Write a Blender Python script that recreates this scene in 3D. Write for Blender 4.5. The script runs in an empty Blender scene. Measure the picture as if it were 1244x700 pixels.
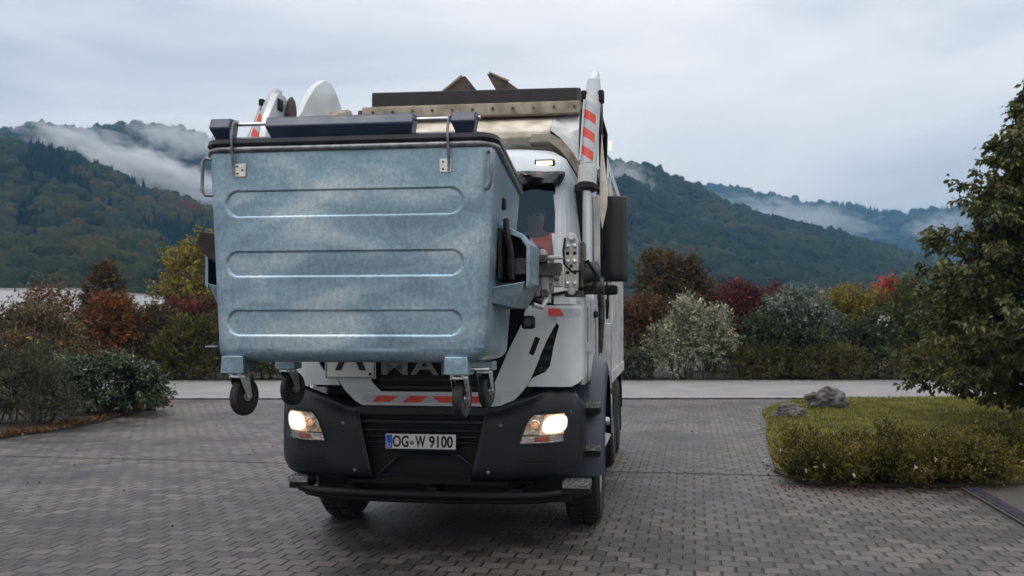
import bpy, bmesh, math, random
import numpy as np
from mathutils import Vector, Matrix, noise as mnoise
rad = math.radians
random.seed(7)
S = bpy.context.scene
COL = S.collection

# ------------------------------------------------------------------ camera, world, sun, exposure
CAM_H = 1.83
F = 1244.0                      # focal length in photo pixels (photo 1244 wide)
cd = bpy.data.cameras.new("camera")
cd.sensor_width = 36.0
cd.lens = 36.0
cd.clip_start = 0.1
cd.clip_end = 9000
cd.dof.use_dof = True
cd.dof.focus_distance = 7.6
cd.dof.aperture_fstop = 3.2
cam = bpy.data.objects.new("camera", cd)
COL.objects.link(cam)
cam.location = (0, 0, CAM_H)
cam.rotation_euler = (rad(90 + 2.07), 0, 0)
S.camera = cam

SUN_EL, SUN_AZ = 64.0, 230.0    # soft overcast light from behind-left of the camera
wd = bpy.data.worlds.new("World"); S.world = wd; wd.use_nodes = True
nt = wd.node_tree; N = nt.nodes; L = nt.links
for n in list(N): N.remove(n)
out = N.new('ShaderNodeOutputWorld'); bg = N.new('ShaderNodeBackground')
sky = N.new('ShaderNodeTexSky'); sky.sky_type = 'NISHITA'; sky.sun_disc = False
sky.sun_elevation = rad(SUN_EL); sky.sun_rotation = rad(SUN_AZ); sky.air_density = 1.2; sky.dust_density = 2.0
tc = N.new('ShaderNodeTexCoord'); mp = N.new('ShaderNodeMapping'); mp.inputs['Scale'].default_value = (1.0, 1.0, 3.4)
mp.inputs['Location'].default_value = (1.3, .4, .2); mp.inputs['Rotation'].default_value = (0, rad(9), 0)
n1 = N.new('ShaderNodeTexNoise'); n1.inputs['Scale'].default_value = 1.5; n1.inputs['Detail'].default_value = 5; n1.inputs['Roughness'].default_value = .5
n1.inputs['Distortion'].default_value = .5
L.new(tc.outputs['Generated'], mp.inputs[0]); L.new(mp.outputs[0], n1.inputs['Vector'])
cr = N.new('ShaderNodeValToRGB')
cr.color_ramp.elements[0].position = .33; cr.color_ramp.elements[0].color = (4.35, 4.5, 4.95, 1)
cr.color_ramp.elements[1].position = .60; cr.color_ramp.elements[1].color = (7.9, 7.45, 7.0, 1)
e = cr.color_ramp.elements.new(.45); e.color = (6.55, 6.35, 6.35, 1)
L.new(n1.outputs['Fac'], cr.inputs['Fac'])
mx = N.new('ShaderNodeMixRGB'); mx.inputs['Fac'].default_value = .93
# overcast skies are brighter overhead than at the horizon
sz = N.new('ShaderNodeSeparateXYZ'); L.new(tc.outputs['Generated'], sz.inputs[0])
zr_ = N.new('ShaderNodeMapRange'); zr_.inputs['From Min'].default_value = .12; zr_.inputs['From Max'].default_value = 1.0; zr_.inputs['To Min'].default_value = 1.0; zr_.inputs['To Max'].default_value = 2.1
L.new(sz.outputs[2], zr_.inputs['Value']); vz = N.new('ShaderNodeVectorMath'); vz.operation = 'SCALE'; L.new(cr.outputs[0], vz.inputs[0]); L.new(zr_.outputs[0], vz.inputs['Scale'])
L.new(sky.outputs[0], mx.inputs[1]); L.new(vz.outputs[0], mx.inputs[2])
bg.inputs['Strength'].default_value = .13
L.new(mx.outputs[0], bg.inputs['Color']); L.new(bg.outputs[0], out.inputs[0])
sl = bpy.data.lights.new("sun", 'SUN'); sl.energy = .8; sl.angle = rad(16); sl.color = (1, .97, .93)
so = bpy.data.objects.new("sun", sl); COL.objects.link(so)
so.rotation_euler = (rad(90 - SUN_EL), 0, rad(180 - SUN_AZ + 0))
S.view_settings.view_transform = 'Standard'; S.view_settings.look = 'None'
S.view_settings.gamma = 1.0; S.view_settings.exposure = 0.0; S.view_settings.use_curve_mapping = False
S.cycles.volume_bounces = 1
S.cycles.max_bounces = 8
S.cycles.transparent_max_bounces = 16
S.cycles.volume_step_rate = 1.0

# ------------------------------------------------------------------ helpers
def tag(o, label=None, cat=None, group=None, kind=None):
    if label: o['label'] = label
    if cat: o['category'] = cat
    if group: o['group'] = group
    if kind: o['kind'] = kind
    return o

def empty(name, loc=(0, 0, 0), rz=0, label=None, cat=None, group=None):
    o = bpy.data.objects.new(name, None); COL.objects.link(o)
    o.location = loc; o.rotation_euler = (0, 0, rz); o.empty_display_size = .2
    return tag(o, label, cat, group)

def fast_mesh(name, V, Fc, mat, parent=None, smooth=False, attr=None):
    """V (n,3) array, Fc (m,k) int array of equal-size faces"""
    me = bpy.data.meshes.new(name)
    V = np.asarray(V, dtype=np.float32); Fc = np.asarray(Fc, dtype=np.int32)
    m, k = Fc.shape
    me.vertices.add(len(V)); me.vertices.foreach_set('co', V.ravel())
    me.loops.add(m * k); me.loops.foreach_set('vertex_index', Fc.ravel())
    me.polygons.add(m); me.polygons.foreach_set('loop_start', np.arange(0, m * k, k, dtype=np.int32))
    me.polygons.foreach_set('loop_total', np.full(m, k, dtype=np.int32))
    me.polygons.foreach_set('use_smooth', np.full(m, smooth))
    me.update(); me.validate()
    me.materials.append(mat)
    o = bpy.data.objects.new(name, me); COL.objects.link(o)
    if parent: o.parent = parent
    return o

class MB:
    def __init__(s): s.v = []; s.f = []
    def add(s, vs, fs):
        b = len(s.v); s.v += [tuple(p) for p in vs]; s.f += [tuple(b + i for i in f) for f in fs]; return s
    def box(s, x0, x1, y0, y1, z0, z1, M=None, taper=None):
        vs = [(x, y, z) for x in (x0, x1) for y in (y0, y1) for z in (z0, z1)]
        if M is not None: vs = [tuple(M @ Vector(p)) for p in vs]
        return s.add(vs, [(0, 1, 3, 2), (4, 6, 7, 5), (0, 4, 5, 1), (2, 3, 7, 6), (0, 2, 6, 4), (1, 5, 7, 3)])
    def prism(s, poly, axis, a, b):
        def P(p, t): return {'x': (t, p[0], p[1]), 'y': (p[0], t, p[1]), 'z': (p[0], p[1], t)}[axis]
        n = len(poly)
        vs = [P(p, a) for p in poly] + [P(p, b) for p in poly]
        return s.add(vs, [tuple(range(n)), tuple(range(2 * n - 1, n - 1, -1))] + [(i, (i + 1) % n, n + (i + 1) % n, n + i) for i in range(n)])
    def cyl(s, p0, p1, r0, r1=None, n=20, cap=True):
        if r1 is None: r1 = r0
        p0 = Vector(p0); p1 = Vector(p1); d = (p1 - p0).normalized()
        a = d.orthogonal().normalized(); b = d.cross(a)
        vs = []
        for p, r in ((p0, r0), (p1, r1)):
            for i in range(n):
                t = 2 * math.pi * i / n; vs.append(p + (a * math.cos(t) + b * math.sin(t)) * r)
        fs = [(i, (i + 1) % n, n + (i + 1) % n, n + i) for i in range(n)]
        if cap: fs += [tuple(range(n))[::-1], tuple(range(n, 2 * n))]
        return s.add(vs, fs)
    def tube(s, pts, r, n=10, closed=False, flat=None):
        pts = [Vector(p) for p in pts]; m = len(pts)
        rs = r if isinstance(r, (list, tuple)) else [r] * m
        vs = []; up = None
        for i, p in enumerate(pts):
            if closed: d = (pts[(i + 1) % m] - pts[i - 1]).normalized()
            else: d = (pts[min(i + 1, m - 1)] - pts[max(i - 1, 0)]).normalized()
            if up is None: up = d.orthogonal().normalized()
            a = (up - d * up.dot(d)).normalized(); up = a; b = d.cross(a)
            for k in range(n):
                t = 2 * math.pi * k / n; vs.append(p + (a * math.cos(t) + b * math.sin(t)) * rs[i])
        fs = []
        for i in range(m if closed else m - 1):
            j = (i + 1) % m
            for k in range(n): fs.append((i * n + k, i * n + (k + 1) % n, j * n + (k + 1) % n, j * n + k))
        if not closed: fs += [tuple(range(n))[::-1], tuple(range((m - 1) * n, m * n))]
        return s.add(vs, fs)
    def lathe(s, prof, c, ax=(1, 0, 0), n=32):
        """prof list of (r, t) t along axis"""
        ax = Vector(ax).normalized(); a = ax.orthogonal().normalized(); b = ax.cross(a); c = Vector(c)
        vs = []
        for r, t in prof:
            for k in range(n):
                q = 2 * math.pi * k / n; vs.append(c + ax * t + (a * math.cos(q) + b * math.sin(q)) * r)
        fs = []
        for i in range(len(prof) - 1):
            for k in range(n): fs.append((i * n + k, i * n + (k + 1) % n, (i + 1) * n + (k + 1) % n, (i + 1) * n + k))
        fs += [tuple(range(n))[::-1], tuple(range((len(prof) - 1) * n, len(prof) * n))]
        return s.add(vs, fs)
    def loft(s, rings, cap=True):
        n = len(rings[0]); vs = [p for r in rings for p in r]; fs = []
        for i in range(len(rings) - 1):
            for k in range(n): fs.append((i * n + k, i * n + (k + 1) % n, (i + 1) * n + (k + 1) % n, (i + 1) * n + k))
        if cap: fs += [tuple(range(n))[::-1], tuple(range((len(rings) - 1) * n, len(rings) * n))]
        return s.add(vs, fs)
    def grid(s, P):
        m = len(P); n = len(P[0]); vs = [p for r in P for p in r]
        return s.add(vs, [(i * n + k, i * n + k + 1, (i + 1) * n + k + 1, (i + 1) * n + k) for i in range(m - 1) for k in range(n - 1)])
    def ell(s, c, r, n=12, m=8):
        vs = []; fs = []
        for i in range(m + 1):
            a = math.pi * i / m
            for k in range(n):
                b = 2 * math.pi * k / n
                vs.append((c[0] + r[0] * math.sin(a) * math.cos(b), c[1] + r[1] * math.sin(a) * math.sin(b), c[2] + r[2] * math.cos(a)))
        for i in range(m):
            for k in range(n): fs.append((i * n + k, i * n + (k + 1) % n, (i + 1) * n + (k + 1) % n, (i + 1) * n + k))
        return s.add(vs, fs)
    def build(s, name, mat, parent=None, bevel=0, smooth=False, solid=0, seg=2, loc=None, rz=0):
        me = bpy.data.meshes.new(name); me.from_pydata(s.v, [], s.f)
        bm = bmesh.new(); bm.from_mesh(me)
        bmesh.ops.remove_doubles(bm, verts=bm.verts, dist=1e-5)
        bmesh.ops.recalc_face_normals(bm, faces=bm.faces)
        bm.to_mesh(me); bm.free()
        if smooth:
            me.polygons.foreach_set('use_smooth', [True] * len(me.polygons))
            try: me.set_sharp_from_angle(angle=rad(38))
            except Exception: pass
        me.materials.append(mat)
        o = bpy.data.objects.new(name, me); COL.objects.link(o)
        if parent: o.parent = parent
        if loc: o.location = loc
        o.rotation_euler = (0, 0, rz)
        if solid:
            md = o.modifiers.new('solid', 'SOLIDIFY'); md.thickness = abs(solid); md.offset = -1 if solid > 0 else 1
        if bevel:
            md = o.modifiers.new('bevel', 'BEVEL'); md.width = bevel; md.segments = seg; md.limit_method = 'ANGLE'; md.angle_limit = rad(35)
            if not smooth:
                me.polygons.foreach_set('use_smooth', [True] * len(me.polygons))
                try: me.set_sharp_from_angle(angle=rad(35))
                except Exception: pass
        return o

def text_mesh(name, body, size, mat, parent, loc, rot, sx=1.0, bold=0.0, depth=.002, align='CENTER', space=1.0):
    cu = bpy.data.curves.new(name, 'FONT'); cu.body = body; cu.size = size; cu.align_x = align; cu.align_y = 'CENTER'
    cu.offset = bold; cu.extrude = depth; cu.space_character = space; cu.resolution_u = 4
    t = bpy.data.objects.new(name, cu); COL.objects.link(t)
    dg = bpy.context.evaluated_depsgraph_get(); me = bpy.data.meshes.new_from_object(t.evaluated_get(dg))
    bpy.data.objects.remove(t)
    me.materials.clear(); me.materials.append(mat); me.name = name
    o = bpy.data.objects.new(name, me); COL.objects.link(o); o.parent = parent
    o.location = loc; o.rotation_euler = rot; o.scale = (sx, 1, 1)
    return o

# ------------------------------------------------------------------ materials
def newmat(name):
    m = bpy.data.materials.new(name); m.use_nodes = True
    return m, m.node_tree.nodes, m.node_tree.links, m.node_tree.nodes['Principled BSDF']

def mat(name, c, rough=.5, metal=0, c2=None, scale=6, bump=0, bscale=40, spec=.5, coat=0, emit=None, es=0, detail=5, lo=.35, hi=.65, stretch=(1, 1, 1), rvar=.15):
    m, N, L, B = newmat(name)
    B.inputs['Base Color'].default_value = (*c, 1); B.inputs['Roughness'].default_value = rough; B.inputs['Metallic'].default_value = metal
    B.inputs['Specular IOR Level'].default_value = spec; B.inputs['Coat Weight'].default_value = coat
    tc = N.new('ShaderNodeTexCoord'); mp = N.new('ShaderNodeMapping'); mp.inputs['Scale'].default_value = stretch
    L.new(tc.outputs['Object'], mp.inputs[0])
    if c2:
        n = N.new('ShaderNodeTexNoise'); n.inputs['Scale'].default_value = scale; n.inputs['Detail'].default_value = detail
        L.new(mp.outputs[0], n.inputs['Vector'])
        r = N.new('ShaderNodeValToRGB'); r.color_ramp.elements[0].position = lo; r.color_ramp.elements[1].position = hi
        r.color_ramp.elements[0].color = (*c, 1); r.color_ramp.elements[1].color = (*c2, 1)
        L.new(n.outputs['Fac'], r.inputs['Fac']); L.new(r.outputs[0], B.inputs['Base Color'])
        if rvar:
            mr = N.new('ShaderNodeMapRange'); mr.inputs['To Min'].default_value = max(0.02, rough - rvar); mr.inputs['To Max'].default_value = min(1, rough + rvar)
            L.new(n.outputs['Fac'], mr.inputs['Value']); L.new(mr.outputs[0], B.inputs['Roughness'])
    if bump:
        n = N.new('ShaderNodeTexNoise'); n.inputs['Scale'].default_value = bscale; n.inputs['Detail'].default_value = 4
        L.new(mp.outputs[0], n.inputs['Vector'])
        b = N.new('ShaderNodeBump'); b.inputs['Strength'].default_value = bump; b.inputs['Distance'].default_value = .01
        L.new(n.outputs['Fac'], b.inputs['Height']); L.new(b.outputs[0], B.inputs['Normal'])
    if emit:
        B.inputs['Emission Color'].default_value = (*emit, 1); B.inputs['Emission Strength'].default_value = es
    return m

def leafmat(name, cols, rough=.5, trans=.25, spec=.35):
    """cols: list of colours spread over random leaves; clumps also shift a little"""
    m, N, L, B = newmat(name)
    g = N.new('ShaderNodeNewGeometry'); r = N.new('ShaderNodeValToRGB')
    while len(r.color_ramp.elements) < len(cols): r.color_ramp.elements.new(.5)
    for i, c in enumerate(cols):
        kf = .65 + .85 * i / (len(cols) - 1); c = tuple(min(.8, q * kf) for q in c)  # darkens low tones, lifts high ones: leaf shade and highlights painted into colour
        r.color_ramp.elements[i].position = i / (len(cols) - 1); r.color_ramp.elements[i].color = (*c, 1)
    tc = N.new('ShaderNodeTexCoord'); n = N.new('ShaderNodeTexNoise'); n.inputs['Scale'].default_value = 2.2; n.inputs['Detail'].default_value = 2
    L.new(tc.outputs['Object'], n.inputs['Vector'])
    a = N.new('ShaderNodeMath'); a.operation = 'MULTIPLY_ADD'; a.inputs[1].default_value = .55; 
    b = N.new('ShaderNodeMath'); b.operation = 'MULTIPLY_ADD'; b.inputs[1].default_value = 1.5; b.inputs[2].default_value = -.52
    L.new(g.outputs['Random Per Island'], a.inputs[0]); L.new(n.outputs['Fac'], b.inputs[0]); L.new(b.outputs[0], a.inputs[2])
    L.new(a.outputs[0], r.inputs['Fac']); L.new(r.outputs[0], B.inputs['Base Color'])
    B.inputs['Roughness'].default_value = rough; B.inputs['Specular IOR Level'].default_value = spec
    t = N.new('ShaderNodeBsdfTranslucent'); L.new(r.outputs[0], t.inputs['Color'])
    mxs = N.new('ShaderNodeMixShader'); mxs.inputs[0].default_value = trans
    o = N['Material Output']; L.new(B.outputs[0], mxs.inputs[1]); L.new(t.outputs[0], mxs.inputs[2]); L.new(mxs.outputs[0], o.inputs[0])
    return m

def galv_mat():
    m, N, L, B = newmat('galvanised_steel')
    tc = N.new('ShaderNodeTexCoord')
    mp = N.new('ShaderNodeMapping'); mp.inputs['Scale'].default_value = (.8, .8, 1.9); mp.inputs['Rotation'].default_value = (0, rad(-17), 0)
    L.new(tc.outputs['Object'], mp.inputs[0])
    big = N.new('ShaderNodeTexNoise'); big.inputs['Scale'].default_value = 1.55; big.inputs['Detail'].default_value = 3; big.inputs['Distortion'].default_value = .5
    L.new(mp.outputs[0], big.inputs['Vector'])
    r = N.new('ShaderNodeValToRGB'); r.color_ramp.elements[0].position = .34; r.color_ramp.elements[1].position = .68
    r.color_ramp.elements[0].color = (.17, .25, .315, 1); r.color_ramp.elements[1].color = (.43, .51, .56, 1)
    e = r.color_ramp.elements.new(.52); e.color = (.24, .35, .435, 1)
    L.new(big.outputs['Fac'], r.inputs['Fac'])
    mps = N.new('ShaderNodeMapping'); mps.inputs['Scale'].default_value = (5.5, 5.5, 1.2); L.new(tc.outputs['Object'], mps.inputs[0])
    st = N.new('ShaderNodeTexNoise'); st.inputs['Scale'].default_value = 9; st.inputs['Detail'].default_value = 6; st.inputs['Roughness'].default_value = .65
    L.new(mps.outputs[0], st.inputs['Vector'])
    vo = N.new('ShaderNodeTexVoronoi'); vo.inputs['Scale'].default_value = 55; L.new(tc.outputs['Object'], vo.inputs['Vector'])
    mid = N.new('ShaderNodeTexNoise'); mid.inputs['Scale'].default_value = 38; mid.inputs['Detail'].default_value = 6; mid.inputs['Roughness'].default_value = .7
    L.new(tc.outputs['Object'], mid.inputs['Vector'])
    def mr(src, a, b, f0=0., f1=1.):
        q = N.new('ShaderNodeMapRange'); q.inputs['From Min'].default_value = f0; q.inputs['From Max'].default_value = f1
        q.inputs['To Min'].default_value = a; q.inputs['To Max'].default_value = b; L.new(src, q.inputs['Value']); return q.outputs[0]
    def mul(a, b):
        q = N.new('ShaderNodeMath'); q.operation = 'MULTIPLY'; L.new(a, q.inputs[0]); L.new(b, q.inputs[1]); return q.outputs[0]
    sep = N.new('ShaderNodeSeparateColor'); L.new(vo.outputs['Color'], sep.inputs[0])
    k = mul(mul(mr(st.outputs['Fac'], .9, 1.1, .3, .7), mr(sep.outputs[0], .93, 1.07)), mr(mid.outputs['Fac'], .82, 1.18, .3, .7))
    vm = N.new('ShaderNodeVectorMath'); vm.operation = 'SCALE'; L.new(r.outputs[0], vm.inputs[0]); L.new(k, vm.inputs['Scale'])
    L.new(vm.outputs[0], B.inputs['Base Color'])
    B.inputs['Metallic'].default_value = .75
    L.new(mr(mid.outputs['Fac'], .34, .5, .3, .7), B.inputs['Roughness'])
    b = N.new('ShaderNodeBump'); b.inputs['Strength'].default_value = .35; b.inputs['Distance'].default_value = .006
    L.new(st.outputs['Fac'], b.inputs['Height']); 
    b2 = N.new('ShaderNodeBump'); b2.inputs['Strength'].default_value = .22; b2.inputs['Distance'].default_value = .03
    L.new(big.outputs['Fac'], b2.inputs['Height']); L.new(b.outputs[0], b2.inputs['Normal']); L.new(b2.outputs[0], B.inputs['Normal'])
    return m

def glass_mat(name, tint, refl=.12, rough=.02, gc=(.8, .92, 1), mx=.9):
    m, N, L, B = newmat(name)
    t = N.new('ShaderNodeBsdfTransparent'); t.inputs[0].default_value = (*tint, 1)
    g = N.new('ShaderNodeBsdfGlossy'); g.inputs['Roughness'].default_value = rough; g.inputs['Color'].default_value = (*gc, 1)
    lw = N.new('ShaderNodeLayerWeight'); lw.inputs[0].default_value = .35
    mr = N.new('ShaderNodeMapRange'); mr.inputs['To Min'].default_value = refl; mr.inputs['To Max'].default_value = mx
    L.new(lw.outputs['Fresnel'], mr.inputs['Value'])
    x = N.new('ShaderNodeMixShader'); L.new(mr.outputs[0], x.inputs[0]); L.new(t.outputs[0], x.inputs[1]); L.new(g.outputs[0], x.inputs[2])
    L.new(x.outputs[0], N['Material Output'].inputs[0]); return m

GALV = galv_mat()
WHITE = mat('white_paint', (.44, .50, .55), .32, c2=(.58, .63, .66), scale=2.5, coat=.3, bump=.02, bscale=8)
DWHITE = mat('weathered_white_paint', (.36, .39, .40), .5, c2=(.60, .62, .62), scale=5, bump=.06, bscale=25)
CREAM = mat('dirty_cream_paint', (.36, .32, .25), .6, c2=(.66, .62, .54), scale=5, bump=.1, bscale=30, detail=8, lo=.3, hi=.6)
BEIGE = mat('beige_steel', (.17, .145, .11), .65, c2=(.36, .32, .25), scale=6, bump=.15, bscale=30, detail=8)
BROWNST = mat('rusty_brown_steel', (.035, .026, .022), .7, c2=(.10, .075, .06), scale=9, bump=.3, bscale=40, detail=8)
RUBBER = mat('black_rubber', (.006, .006, .008), .6, c2=(.017, .016, .019), scale=10, bump=.15, bscale=60)
TYRE = mat('tyre_rubber', (.006, .006, .0065), .75, c2=(.016, .015, .014), scale=14, bump=.2, bscale=80)
PLAST = mat('dark_plastic', (.004, .006, .011), .36, c2=(.008, .011, .019), scale=3, bump=.08, bscale=300, spec=.35)
BLOCK = mat('blue_black_plastic', (.012, .022, .058), .36, c2=(.024, .040, .09), scale=5, bump=.06, bscale=50)
BLACK = mat('black_paint', (.003, .003, .0035), .5, c2=(.006, .006, .006), scale=8, spec=.25)
DARKM = mat('dark_greasy_metal', (.03, .028, .027), .45, .5, c2=(.10, .095, .09), scale=14, bump=.2, bscale=60)
TREADM = mat('worn_tread_metal', (.08, .085, .09), .45, .7, c2=(.28, .29, .31), scale=50, bump=.6, bscale=60)
STEEL = mat('bare_steel', (.42, .44, .47), .3, .9, c2=(.6, .62, .65), scale=12, bump=.05)
TUBE = mat('grey_tube_steel', (.12, .13, .15), .4, .7, c2=(.26, .27, .29), scale=14, bump=.05)
GREYP = mat('grey_pin_plate', (.34, .35, .34), .5, .3, c2=(.5, .5, .48), scale=10, bump=.1)
CHROME = mat('chrome', (.8, .8, .82), .12, 1.0)
RED = mat('red_stripe', (.55, .045, .03), .45, c2=(.66, .09, .06), scale=12)
SILV = mat('reflective_silver', (.36, .40, .45), .4, c2=(.46, .5, .54), scale=12)
GREYTXT = mat('grey_letters', (.17, .17, .18), .4, .3)
PLATEW = mat('plate_white', (.62, .63, .62), .45)
PLATEB = mat('plate_blue', (.01, .07, .5), .4)
INK = mat('plate_black', (.008, .008, .008), .5)
FENDER = mat('slate_plastic', (.022, .034, .055), .42, c2=(.035, .05, .075), scale=3, bump=.05, bscale=200)
WINDS = glass_mat('windscreen_glass', (.95, .97, .98), .035, gc=(.40, .68, .95), mx=.34)
HLGLASS = glass_mat('clear_lamp_glass', (.95, .95, .95), .06)
BULB = mat('lit_headlamp', (1, .9, .8), .4, emit=(1, .80, .58), es=7.5)
BULB2 = mat('lit_projector', (.6, .3, .12), .2, .6, emit=(1, .45, .18), es=.5)
MARK = mat('lit_marker_lamp', (1, .8, .6), .4, emit=(1, .72, .52), es=1.3)
AMBER = mat('amber_indicator', (.5, .13, .03), .25)
REDL = mat('red_marker_lens', (.6, .03, .02), .25, emit=(1, .06, .03), es=.35)
ORANGE = mat('orange_hivis_cloth', (.95, .13, .05), .7, c2=(1.0, .20, .09), scale=12, bump=.3, bscale=14)
GREYCL = mat('grey_cloth', (.10, .13, .17), .8)
SKIN = mat('skin', (.20, .11, .08), .55)
HAIR = mat('dark_hair', (.02, .014, .01), .7)
INTER = mat('cab_interior', (.02, .021, .024), .8)
SILVTANK = mat('tank_metal', (.35, .37, .4), .35, .6, c2=(.5, .52, .55), scale=6, bump=.05)

# ------------------------------------------------------------------ ground sheets
def paver_mat():
    m, N, L, B = newmat('interlocking_pavers')
    def M(op, a, b=None, c=None, clamp=False):
        n = N.new('ShaderNodeMath'); n.operation = op; n.use_clamp = clamp
        for i, x in enumerate((a, b, c)):
            if x is None: continue
            if isinstance(x, (int, float)): n.inputs[i].default_value = x
            else: L.new(x, n.inputs[i])
        return n.outputs[0]
    tc = N.new('ShaderNodeTexCoord'); sp = N.new('ShaderNodeSeparateXYZ'); L.new(tc.outputs['Object'], sp.inputs[0])
    wob = N.new('ShaderNodeTexNoise'); wob.inputs['Scale'].default_value = 2.2; wob.inputs['Detail'].default_value = 3; L.new(tc.outputs['Object'], wob.inputs['Vector'])
    w0 = M('MULTIPLY_ADD', wob.outputs['Fac'], .03, -.015)
    U = M('DIVIDE', M('ADD', sp.outputs[0], w0), .200); V0 = M('DIVIDE', M('ADD', sp.outputs[1], w0), .182)
    tri = M('PINGPONG', U, .5)
    w = M('MULTIPLY', M('SUBTRACT', M('MULTIPLY', M('SUBTRACT', tri, .15), 4.5, clamp=True), .5), .15)
    V = M('ADD', V0, w)
    row = M('FLOOR', V); fv = M('FRACT', V)
    off = M('MULTIPLY', M('MODULO', M('ABSOLUTE', row), 2.0), .5)
    U2 = M('ADD', U, off); col = M('FLOOR', U2); fu = M('FRACT', U2)
    dv = M('MULTIPLY', M('MINIMUM', fv, M('SUBTRACT', 1.0, fv)), .195)
    du = M('MULTIPLY', M('MINIMUM', fu, M('SUBTRACT', 1.0, fu)), .215)
    d = M('MINIMUM', M('MULTIPLY', dv, 1.35), M('MULTIPLY', du, .8))
    ed = N.new('ShaderNodeTexNoise'); ed.inputs['Scale'].default_value = 60; ed.inputs['Detail'].default_value = 3; L.new(tc.outputs['Object'], ed.inputs['Vector'])
    d2 = M('ADD', d, M('MULTIPLY_ADD', ed.outputs['Fac'], .006, -.003))
    mr = N.new('ShaderNodeMapRange'); mr.interpolation_type = 'SMOOTHSTEP'; mr.inputs['From Min'].default_value = .0045; mr.inputs['From Max'].default_value = .013; L.new(d2, mr.inputs['Value'])
    stone = mr.outputs[0]
    cmb = N.new('ShaderNodeCombineXYZ'); L.new(col, cmb.inputs[0]); L.new(row, cmb.inputs[1])
    wn = N.new('ShaderNodeTexWhiteNoise'); wn.noise_dimensions = '3D'; L.new(cmb.outputs[0], wn.inputs['Vector'])
    n1 = N.new('ShaderNodeTexNoise'); n1.inputs['Scale'].default_value = 45; n1.inputs['Detail'].default_value = 6; n1.inputs['Roughness'].default_value = .75; L.new(tc.outputs['Object'], n1.inputs['Vector'])
    n2 = N.new('ShaderNodeTexNoise'); n2.inputs['Scale'].default_value = .5; n2.inputs['Detail'].default_value = 6; n2.inputs['Roughness'].default_value = .6; L.new(tc.outputs['Object'], n2.inputs['Vector'])
    val = M('ADD', M('ADD', M('MULTIPLY', wn.outputs['Value'], .27), M('MULTIPLY', n1.outputs['Fac'], .95)), M('MULTIPLY_ADD', n2.outputs['Fac'], 1.5, -.38))
    rp = N.new('ShaderNodeValToRGB'); rp.color_ramp.elements[0].position = .55; rp.color_ramp.elements[1].position = 1.25 if False else 1.0
    rp.color_ramp.elements[0].color = (.011, .0095, .010, 1); rp.color_ramp.elements[1].color = (.125, .108, .100, 1)
    e = rp.color_ramp.elements.new(.8); e.color = (.046, .040, .038, 1)
    L.new(M('MULTIPLY', val, .88), rp.inputs['Fac'])
    # moss / dirt in patches, keeps its own shape
    n3 = N.new('ShaderNodeTexNoise'); n3.inputs['Scale'].default_value = 1.3; n3.inputs['Detail'].default_value = 7; L.new(tc.outputs['Object'], n3.inputs['Vector'])
    mm = N.new('ShaderNodeMapRange'); mm.inputs['From Min'].default_value = .5; mm.inputs['From Max'].default_value = .75; L.new(n3.outputs['Fac'], mm.inputs['Value'])
    jc = N.new('ShaderNodeMixRGB'); L.new(mm.outputs[0], jc.inputs[0]); jc.inputs[1].default_value = (.006, .0045, .004, 1); jc.inputs[2].default_value = (.04, .045, .015, 1)
    mossf = N.new('ShaderNodeMixRGB'); L.new(M('MULTIPLY', mm.outputs[0], .35), mossf.inputs[0]); L.new(rp.outputs[0], mossf.inputs[1]); mossf.inputs[2].default_value = (.075, .072, .045, 1)
    n5 = N.new('ShaderNodeTexNoise'); n5.inputs['Scale'].default_value = .9; n5.inputs['Detail'].default_value = 8; n5.inputs['Roughness'].default_value = .68; n5.inputs['Distortion'].default_value = 1.2
    mps = N.new('ShaderNodeMapping'); mps.inputs['Scale'].default_value = (1.6, .5, 1); mps.inputs['Location'].default_value = (7, 3, 0); L.new(tc.outputs['Object'], mps.inputs[0]); L.new(mps.outputs[0], n5.inputs['Vector'])
    m5 = N.new('ShaderNodeMapRange'); m5.inputs['From Min'].default_value = .50; m5.inputs['From Max'].default_value = .66; m5.inputs['To Max'].default_value = .5; L.new(n5.outputs['Fac'], m5.inputs['Value'])
    stn = N.new('ShaderNodeMixRGB'); L.new(m5.outputs[0], stn.inputs[0]); L.new(mossf.outputs[0], stn.inputs[1]); stn.inputs[2].default_value = (.018, .015, .014, 1)
    mx = N.new('ShaderNodeMixRGB'); L.new(stone, mx.inputs[0]); L.new(jc.outputs[0], mx.inputs[1]); L.new(stn.outputs[0], mx.inputs[2])
    L.new(mx.outputs[0], B.inputs['Base Color'])
    rr = N.new('ShaderNodeMapRange'); rr.inputs['From Min'].default_value = .35; rr.inputs['From Max'].default_value = .65; rr.inputs['To Min'].default_value = .30; rr.inputs['To Max'].default_value = .62
    L.new(n2.outputs['Fac'], rr.inputs['Value'])
    ro = M('ADD', rr.outputs[0], M('MULTIPLY_ADD', n1.outputs['Fac'], .4, -.2)); L.new(ro, B.inputs['Roughness'])
    B.inputs['Specular IOR Level'].default_value = .5
    h = M('ADD', M('ADD', stone, M('MULTIPLY', n1.outputs['Fac'], .9)), M('MULTIPLY', wn.outputs['Value'], .35))
    b = N.new('ShaderNodeBump'); b.inputs['Strength'].default_value = 1.0; b.inputs['Distance'].default_value = .011; L.new(h, b.inputs['Height']); L.new(b.outputs[0], B.inputs['Normal'])
    return m

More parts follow.
